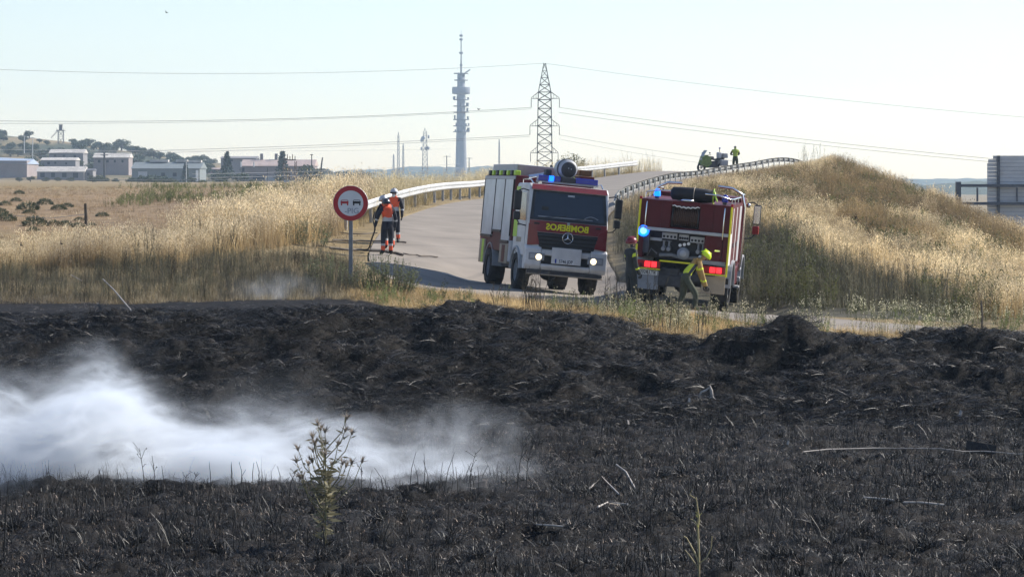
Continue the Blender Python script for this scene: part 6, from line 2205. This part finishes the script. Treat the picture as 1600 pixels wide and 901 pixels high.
# ---- foreground plants
m_tst = mat('thistle_stem', (0.17, 0.16, 0.085), 0.75, var=.25, scale=6, trans=.15)
m_tlf = mat('thistle_leaf', (0.20, 0.18, 0.11), 0.75, var=.3, scale=6, trans=.25)
m_thd = mat('thistle_head', (0.19, 0.155, 0.12), 0.8, var=.3, scale=10)
def thistle(x, ytop, ybase, label):
    g = hit(x, ybase, 26, 60)
    k = g.y / F
    H = (ybase - ytop) * k
    root = empty('thistle', g)
    stem = MB(); lf = MB()
    main = [Vector((0, 0, -.05)), Vector((.01, 0, H * .4)), Vector((-.02, .02, H * .75)), Vector((0, 0, H * .95))]
    stem.tube(main, [.010, .009, .006, .004], 6)
    heads = [(Vector((0, 0, H * .95)), Vector((0, 0, 1)))]
    for i in range(24):
        t = random.uniform(.22, .93)
        a = i * 2.4 + random.uniform(-.4, .4)
        p = Vector((0, 0, H * t))
        L = H * random.uniform(.28, .50) * (1.15 - t * .55)
        q = p + Vector((math.cos(a) * L * .55, math.sin(a) * L * .55, L * .55))
        e = q + Vector((math.cos(a) * L * .18, math.sin(a) * L * .18, L * .45))
        stem.tube([p, q, e], [.008, .006, .004], 5)
        heads.append((e, (e - q).normalized()))
        for _ in range(7):
            u = random.random()
            c = p.lerp(q, u) if random.random() < .5 else q.lerp(e, u)
            leaf(lf, c, (random.uniform(-1, 1), random.uniform(-1, 1), random.uniform(-.3, .7)), random.uniform(.05, .12), .022)
    for i in range(120):
        z = H * random.uniform(.04, .75)
        a = random.uniform(0, 6.28)
        d = Vector((math.cos(a), math.sin(a), random.uniform(-.4, .5)))
        leaf(lf, Vector((0, 0, z)), d, random.uniform(.09, .24), .04)
    stem.build('stem', m_tst, root)
    lf.build('leaves', m_tlf, root)
    for e, d in heads:
        hm_ = MB()
        hm_.ball(tuple(e), (.016, .016, .022), 8, 5)
        for _ in range(16):
            u = (d + Vector((random.uniform(-1.2, 1.2), random.uniform(-1.2, 1.2), random.uniform(-.8, .8)))).normalized()
            s = u.orthogonal().normalized() * .008
            hm_._add([e + s, e - s, e + u * random.uniform(.07, .11)], [(0, 1, 2)])
        hm_.build('flower_head', m_thd, root)
    tag(root, label, 'thistle')
thistle(508, 685, 850, 'tall green thistle with spiky dry heads standing before the smoke')

def bare_plant():
    g = hit(1092, 905, 26, 50)
    k = g.y / F
    root = empty('scorched_plant', g)
    H = 135 * k
    m1 = mat('scorched_stem', (0.33, 0.27, 0.14), 0.7, var=.35, scale=9)
    MB().tube([(0, 0, -.05), (0, 0, H * .3), (-.012, 0, H * .6), (.0, 0, H * .72), (-.03, 0, H * .95)], [.013, .012, .012, .009, .005], 7).build('stem', m1, root)
    for pts, r in (([(0, 0, H * .12), (-.10, 0, H * .28), (-.15, .02, H * .34)], .008), ([(0, 0, H * .2), (-.06, 0, H * .34), (-.13, 0, H * .48), (-.16, 0, H * .50)], .011), ([(0, 0, H * .18), (.08, 0, H * .25), (.13, 0, H * .36), (.14, 0, H * .50)], .008), ([(-.01, 0, H * .62), (-.05, 0, H * .68), (-.09, 0, H * .70)], .009), ([(-.03, 0, H * .93), (-.10, 0, H * .98), (-.07, 0, H * 1.04)], .006)):
        MB().tube(pts, [r, r * .9] + [r * .6] * (len(pts) - 2), 6).build('branch', m1, root)
    lf = MB()
    for i in range(10):
        leaf(lf, (0, 0, H * random.uniform(.55, .75)), (random.uniform(-1, 1), random.uniform(-1, 1), 1), .07, .018)
    lf.build('leaf_tuft', m_lf2, root)
    tag(root, 'scorched yellow stalk with three bare side branches in black stubble', 'plant')
m_lf2 = mat('yellow_green_leaf', (0.30, 0.30, 0.09), 0.7, var=.2, trans=.3)
bare_plant()

def twig_mesh(kind):
    mb = MB()
    h = random.uniform(.75, 1.0)
    bend = random.uniform(-.2, .2)
    top = Vector((bend * h, random.uniform(-.05, .05), h))
    mid = Vector((bend * h * .25, 0, h * .55))
    mb.tube([(0, 0, -.05), tuple(mid), tuple(top)], [.009, .007, .004], 5)
    if kind:
        for _ in range(random.randint(2, 5)):
            t = random.uniform(.45, .95)
            p = mid.lerp(top, (t - .45) * 1.8) if t > .5 else mid
            a = random.uniform(0, 6.28)
            q = p + Vector((math.cos(a) * .12, math.sin(a) * .06, random.uniform(.06, .16)))
            e = q + Vector((math.cos(a) * .05, 0, random.uniform(-.03, .07)))
            mb.tube([p, q, e], [.006, .005, .003], 4)
            if random.random() < .5:
                mb.ball(tuple(e), .013, 6, 4)
    return mb.mesh('charred_twig', m_char)
tw = [[twig_mesh(0) for _ in range(5)], [twig_mesh(1) for _ in range(6)]]
spots = [(6, 870, 150, 0), (130, 790, 55, 1), (120, 800, 60, 1), (160, 780, 45, 1), (228, 780, 85, 1), (243, 782, 80, 1), (255, 778, 60, 0), (285, 785, 55, 1), (298, 782, 50, 1), (310, 780, 40, 0), (330, 765, 55, 0), (362, 760, 45, 0), (378, 755, 40, 0), (397, 790, 35, 0), (440, 770, 50, 0), (452, 780, 45, 1), (566, 790, 60, 1), (575, 785, 45, 0), (600, 780, 30, 1), (640, 765, 70, 0), (655, 770, 55, 0), (662, 765, 65, 0), (672, 770, 62, 0), (686, 770, 55, 0), (694, 768, 72, 0), (706, 768, 60, 0), (716, 770, 48, 0), (735, 768, 60, 1), (742, 772, 58, 0), (748, 770, 52, 0), (808, 765, 75, 1), (822, 762, 70, 1), (790, 770, 50, 1), (640, 830, 60, 1), (720, 880, 80, 1), (748, 890, 60, 1), (700, 850, 100, 0), (280, 830, 60, 0), (170, 850, 75, 0), (305, 830, 55, 0), (395, 800, 30, 0), (860, 720, 40, 0), (1155, 640, 25, 0), (1498, 676, 34, 0), (1300, 780, 40, 0), (1328, 850, 70, 0), (1136, 845, 60, 0), (1185, 840, 50, 0), (40, 790, 40, 1), (75, 770, 40, 0), (920, 870, 80, 1), (985, 850, 45, 0)]
for i, (x, y, hp, kd) in enumerate(spots):
    g = hit(x, y, 26, 64)
    o = bpy.data.objects.new('charred_twig', random.choice(tw[kd]))
    COL.objects.link(o)
    o.location = g
    s = hp * g.y / F
    o.scale = (max(s, .7), max(s, .7), s)
    o.rotation_euler = (random.uniform(-.12, .12), random.uniform(-.15, .15), random.uniform(0, 6.28))
    if kd:
        tag(o, 'branched charred twig standing in the burnt field', 'twig', 'branched charred twigs')
    else:
        tag(o, 'single bare charred stalk standing in the burnt field', 'twig', 'bare charred stalks')

# ---- birds
def bird(x, y, D, wpx, label, tilt):
    k = D / F
    root = empty('bird', (W(x, D), D, zpix(y, D)), (0, R(tilt), R(30)))
    s = wpx * k
    m = mat('dark_feathers', (0.02, 0.02, 0.022), 0.7, var=.2)
    MB().tube([(0, -s * .45, 0), (0, -s * .2, 0), (0, s * .2, .0), (0, s * .4, s * .04), (0, s * .5, s * .02)], [s * .02, s * .10, s * .12, s * .07, s * .01], 8).build('body', m, root)
    for sd in (-1, 1):
        w = MB(); w.prism([(0, s * .15), (sd * s * .3, s * .2), (sd * s * .6, -s * .1), (sd * s * .25, -s * .12), (0, -s * .12)][::sd], -s * .012, s * .012, 'z')
        wo_ = w.build('wing', m, root); wo_.rotation_euler = (0, R(-28 * sd), 0)
    MB().prism([(-s * .05, -s * .4), (s * .05, -s * .4), (s * .1, -s * .65), (-s * .1, -s * .65)], -s * .01, s * .01, 'z').build('tail', m, root)
    tag(root, label, 'bird')
bird(260, 20, 120, 7, 'small dark bird high in the empty sky', 35)
bird(748, 171, 300, 7, 'tiny bird beside the concrete tower', 5)
bird(33, 383, 78, 10, 'dark bird low over the golden grass at its left end', 60)
bird(96, 381, 78, 10, 'dark bird low over the golden grass near the fence post', 40)
# ------------------------------------------------------------------ smoke and haze
def smoke():
    x0, x1, y0, y1, z0, z1 = -12.5, 0.9, 39.9, 44.2, -1.45, 1.15
    mb = MB(); mb.box(((x0 + x1) / 2, (y0 + y1) / 2, (z0 + z1) / 2), (x1 - x0, y1 - y0, z1 - z0))
    m = bpy.data.materials.new('white_smoke')
    m.use_nodes = True
    nt = m.node_tree
    N, L = nt.nodes, nt.links
    N.clear()
    out = N.new('ShaderNodeOutputMaterial')
    pv = N.new('ShaderNodeVolumePrincipled')
    pv.inputs['Color'].default_value = (0.90, 0.945, 1.0, 1)
    pv.inputs['Anisotropy'].default_value = 0.35
    L.new(pv.outputs[0], out.inputs['Volume'])
    tc = N.new('ShaderNodeTexCoord')
    def math_(op, a, b=None, clamp=False):
        n = N.new('ShaderNodeMath'); n.operation = op; n.use_clamp = clamp
        for i, v in enumerate((a, b)):
            if v is None: continue
            if isinstance(v, (int, float)): n.inputs[i].default_value = v
            else: L.new(v, n.inputs[i])
        return n.outputs[0]
    # slow swirl displaces the lookup, so the edges curl
    n1 = N.new('ShaderNodeTexNoise'); n1.inputs['Scale'].default_value = .55; n1.inputs['Detail'].default_value = 3
    L.new(tc.outputs['Object'], n1.inputs['Vector'])
    sub = N.new('ShaderNodeVectorMath'); sub.operation = 'SUBTRACT'; sub.inputs[1].default_value = (.5, .5, .5); L.new(n1.outputs['Color'], sub.inputs[0])
    scl = N.new('ShaderNodeVectorMath'); scl.operation = 'SCALE'; scl.inputs['Scale'].default_value = 1.3; L.new(sub.outputs[0], scl.inputs[0])
    add = N.new('ShaderNodeVectorMath'); add.operation = 'ADD'; L.new(tc.outputs['Object'], add.inputs[0]); L.new(scl.outputs[0], add.inputs[1])
    sp = N.new('ShaderNodeSeparateXYZ'); L.new(add.outputs[0], sp.inputs[0])
    sp0 = N.new('ShaderNodeSeparateXYZ'); L.new(tc.outputs['Object'], sp0.inputs[0])
    # height of the smoke's upper edge along its length
    mr = N.new('ShaderNodeMapRange'); mr.inputs['From Min'].default_value = x0; mr.inputs['From Max'].default_value = x1
    L.new(sp.outputs['X'], mr.inputs['Value'])
    fc = N.new('ShaderNodeFloatCurve')
    cv = fc.mapping.curves[0]
    def u(px): return ((px - 800) / F * 43.0 - x0) / (x1 - x0)
    def hh(py): return ((CZ - (py - HY) / F * 43.0) - z0) / (z1 - z0)
    prof = [(-480, 590), (-100, 580), (20, 580), (110, 555), (165, 532), (225, 575), (300, 614), (400, 622), (500, 632), (560, 640), (620, 668), (700, 688), (770, 706), (840, 742)]
    pts = [(u(a), hh(b)) for a, b in prof]
    while len(cv.points) < len(pts):
        cv.points.new(.5, .5)
    for p, (a, b) in zip(cv.points, pts):
        p.location = (min(max(a, 0), 1), min(max(b, 0), 1))
    fc.mapping.update()
    L.new(mr.outputs[0], fc.inputs['Value'])
    hz = N.new('ShaderNodeMapRange'); hz.inputs['From Min'].default_value = z0; hz.inputs['From Max'].default_value = z1
    L.new(sp.outputs['Z'], hz.inputs['Value'])
    below = math_('SUBTRACT', fc.outputs[0], hz.outputs[0])
    n2 = N.new('ShaderNodeTexNoise'); n2.inputs['Scale'].default_value = 1.0; n2.inputs['Detail'].default_value = 7; n2.inputs['Roughness'].default_value = .66; n2.inputs['Distortion'].default_value = .5
    stretch = N.new('ShaderNodeMapping'); stretch.inputs['Rotation'].default_value = (0, R(32), 0); stretch.inputs['Scale'].default_value = (.55, .9, 1.5)
    L.new(add.outputs[0], stretch.inputs['Vector'])
    L.new(stretch.outputs[0], n2.inputs['Vector'])
    def ramp_(v, a, b, c=0.0, d=1.0):
        q = N.new('ShaderNodeMapRange'); q.interpolation_type = 'SMOOTHSTEP'
        q.inputs['From Min'].default_value = a; q.inputs['From Max'].default_value = b; q.inputs['To Min'].default_value = c; q.inputs['To Max'].default_value = d
        L.new(v, q.inputs['Value']); return q.outputs[0]
    core = math_('MULTIPLY', ramp_(below, .10, .42), ramp_(n2.outputs['Fac'], .42, .62, .04, 1.0))
    halo = math_('MULTIPLY', ramp_(below, -.06, .22), ramp_(n2.outputs['Fac'], .42, .66, .03, 1.0))
    n4 = N.new('ShaderNodeTexNoise'); n4.inputs['Scale'].default_value = 3.0; n4.inputs['Detail'].default_value = 4; n4.inputs['Distortion'].default_value = 1.2
    L.new(stretch.outputs[0], n4.inputs['Vector'])
    core = math_('MULTIPLY', core, ramp_(n4.outputs['Fac'], .34, .62, .25, 1.35))
    halo = math_('MULTIPLY', halo, ramp_(n4.outputs['Fac'], .38, .62, .10, 1.4))
    dens = math_('ADD', math_('MULTIPLY', core, 3.6), math_('MULTIPLY', halo, .95))
    # fades towards the ends of its box
    def edge(v, a, b, w):
        l = N.new('ShaderNodeMapRange'); l.interpolation_type = 'SMOOTHSTEP'; l.inputs['From Min'].default_value = a; l.inputs['From Max'].default_value = a + w; L.new(v, l.inputs['Value'])
        r = N.new('ShaderNodeMapRange'); r.interpolation_type = 'SMOOTHSTEP'; r.inputs['From Min'].default_value = b; r.inputs['From Max'].default_value = b - w; L.new(v, r.inputs['Value'])
        return math_('MULTIPLY', l.outputs[0], r.outputs[0])
    d = dens
    d = math_('MULTIPLY', d, edge(math_('ADD', sp0.outputs['Y'], math_('MULTIPLY', math_('SUBTRACT', n1.outputs['Fac'], .60), 7.0)), y0 - .2, y1, 1.6))
    d = math_('MULTIPLY', d, edge(sp0.outputs['Y'], y0, y1, .5))
    d = math_('MULTIPLY', d, edge(sp0.outputs['X'], x0, x1, .7))
    d = math_('MULTIPLY', d, edge(sp0.outputs['Z'], z0 - .5, z1, .45))
    # thin veil drifting over the slope
    n3 = N.new('ShaderNodeTexNoise'); n3.inputs['Scale'].default_value = .7; n3.inputs['Detail'].default_value = 4
    L.new(add.outputs[0], n3.inputs['Vector'])
    veil = N.new('ShaderNodeMapRange'); veil.inputs['From Min'].default_value = .45; veil.inputs['From Max'].default_value = .75; veil.inputs['To Max'].default_value = .10
    L.new(n3.outputs['Fac'], veil.inputs['Value'])
    v2 = math_('MULTIPLY', veil.outputs[0], math_('MULTIPLY', math_('ADD', below, .28), 3.0, True))
    v2 = math_('MULTIPLY', v2, math_('MULTIPLY', edge(sp0.outputs['Y'], y0, y1, 1.9), edge(sp0.outputs['X'], x0, x1, .7)))
    v2 = math_('MULTIPLY', v2, edge(sp0.outputs['Z'], z0 - .5, z1, .45))
    L.new(math_('ADD', d, v2), pv.inputs['Density'])
    m.cycles.volume_step_rate = .25
    o = mb.build('smoke', m)
    tag(o, 'white smoke drifting low over the burnt field', 'smoke', kind='stuff')
smoke()

def wisp(x0, x1, ytop, ybase, D, depth, dens, label):
    '''thin smoke rising from a smouldering spot'''
    X0, X1 = W(x0, D), W(x1, D)
    z0, z1 = zpix(ybase, D) - .1, zpix(ytop, D)
    c = Vector(((X0 + X1) / 2, D, (z0 + z1) / 2))
    mb = MB(); mb.box((0, 0, 0), (X1 - X0, depth, z1 - z0))
    m = bpy.data.materials.new('thin_smoke'); m.use_nodes = True
    N, L = m.node_tree.nodes, m.node_tree.links
    N.clear()
    out = N.new('ShaderNodeOutputMaterial'); pv = N.new('ShaderNodeVolumePrincipled')
    pv.inputs['Color'].default_value = (0.90, 0.945, 1.0, 1); pv.inputs['Anisotropy'].default_value = .3
    tc = N.new('ShaderNodeTexCoord')
    nz = N.new('ShaderNodeTexNoise'); nz.inputs['Scale'].default_value = 1.6; nz.inputs['Detail'].default_value = 5; nz.inputs['Distortion'].default_value = .8
    L.new(tc.outputs['Object'], nz.inputs['Vector'])
    r = N.new('ShaderNodeMapRange'); r.inputs['From Min'].default_value = .46; r.inputs['From Max'].default_value = .68; r.inputs['To Max'].default_value = dens
    L.new(nz.outputs['Fac'], r.inputs['Value'])
    g = N.new('ShaderNodeTexGradient'); g.gradient_type = 'QUADRATIC_SPHERE'
    mp = N.new('ShaderNodeMapping'); mp.inputs['Scale'].default_value = (2 / (X1 - X0), 2 / depth, 2 / (z1 - z0))
    L.new(tc.outputs['Object'], mp.inputs['Vector']); L.new(mp.outputs[0], g.inputs['Vector'])
    mu = N.new('ShaderNodeMath'); mu.operation = 'MULTIPLY'
    L.new(r.outputs[0], mu.inputs[0]); L.new(g.outputs['Fac'], mu.inputs[1]); L.new(mu.outputs[0], pv.inputs['Density'])
    L.new(pv.outputs[0], out.inputs['Volume'])
    m.cycles.volume_step_rate = .4
    tag(mb.build('smoke', m, None, c), label, 'smoke', kind='stuff')
wisp(330, 530, 415, 490, 70.5, 3.5, 0.9, 'thin grey smoke over the singed strip left of the sign')
wisp(560, 860, 610, 735, 47.0, 4.0, 1.0, 'thin veil of smoke drifting up the charred slope')

def haze():
    mb = MB(); mb.box((0, 1650, 61), (5600, 3360, 135))
    m = bpy.data.materials.new('haze_air')
    m.use_nodes = True
    nt = m.node_tree
    nt.nodes.clear()
    out = nt.nodes.new('ShaderNodeOutputMaterial')
    pv = nt.nodes.new('ShaderNodeVolumePrincipled')
    pv.inputs['Color'].default_value = (0.62, 0.80, 1.0, 1)
    pv.inputs['Density'].default_value = 0.00017
    pv.inputs['Anisotropy'].default_value = 0.2
    nt.links.new(pv.outputs[0], out.inputs['Volume'])
    o = mb.build('haze', m)
    tag(o, 'pale summer haze over the plain', 'haze', kind='stuff')
haze()
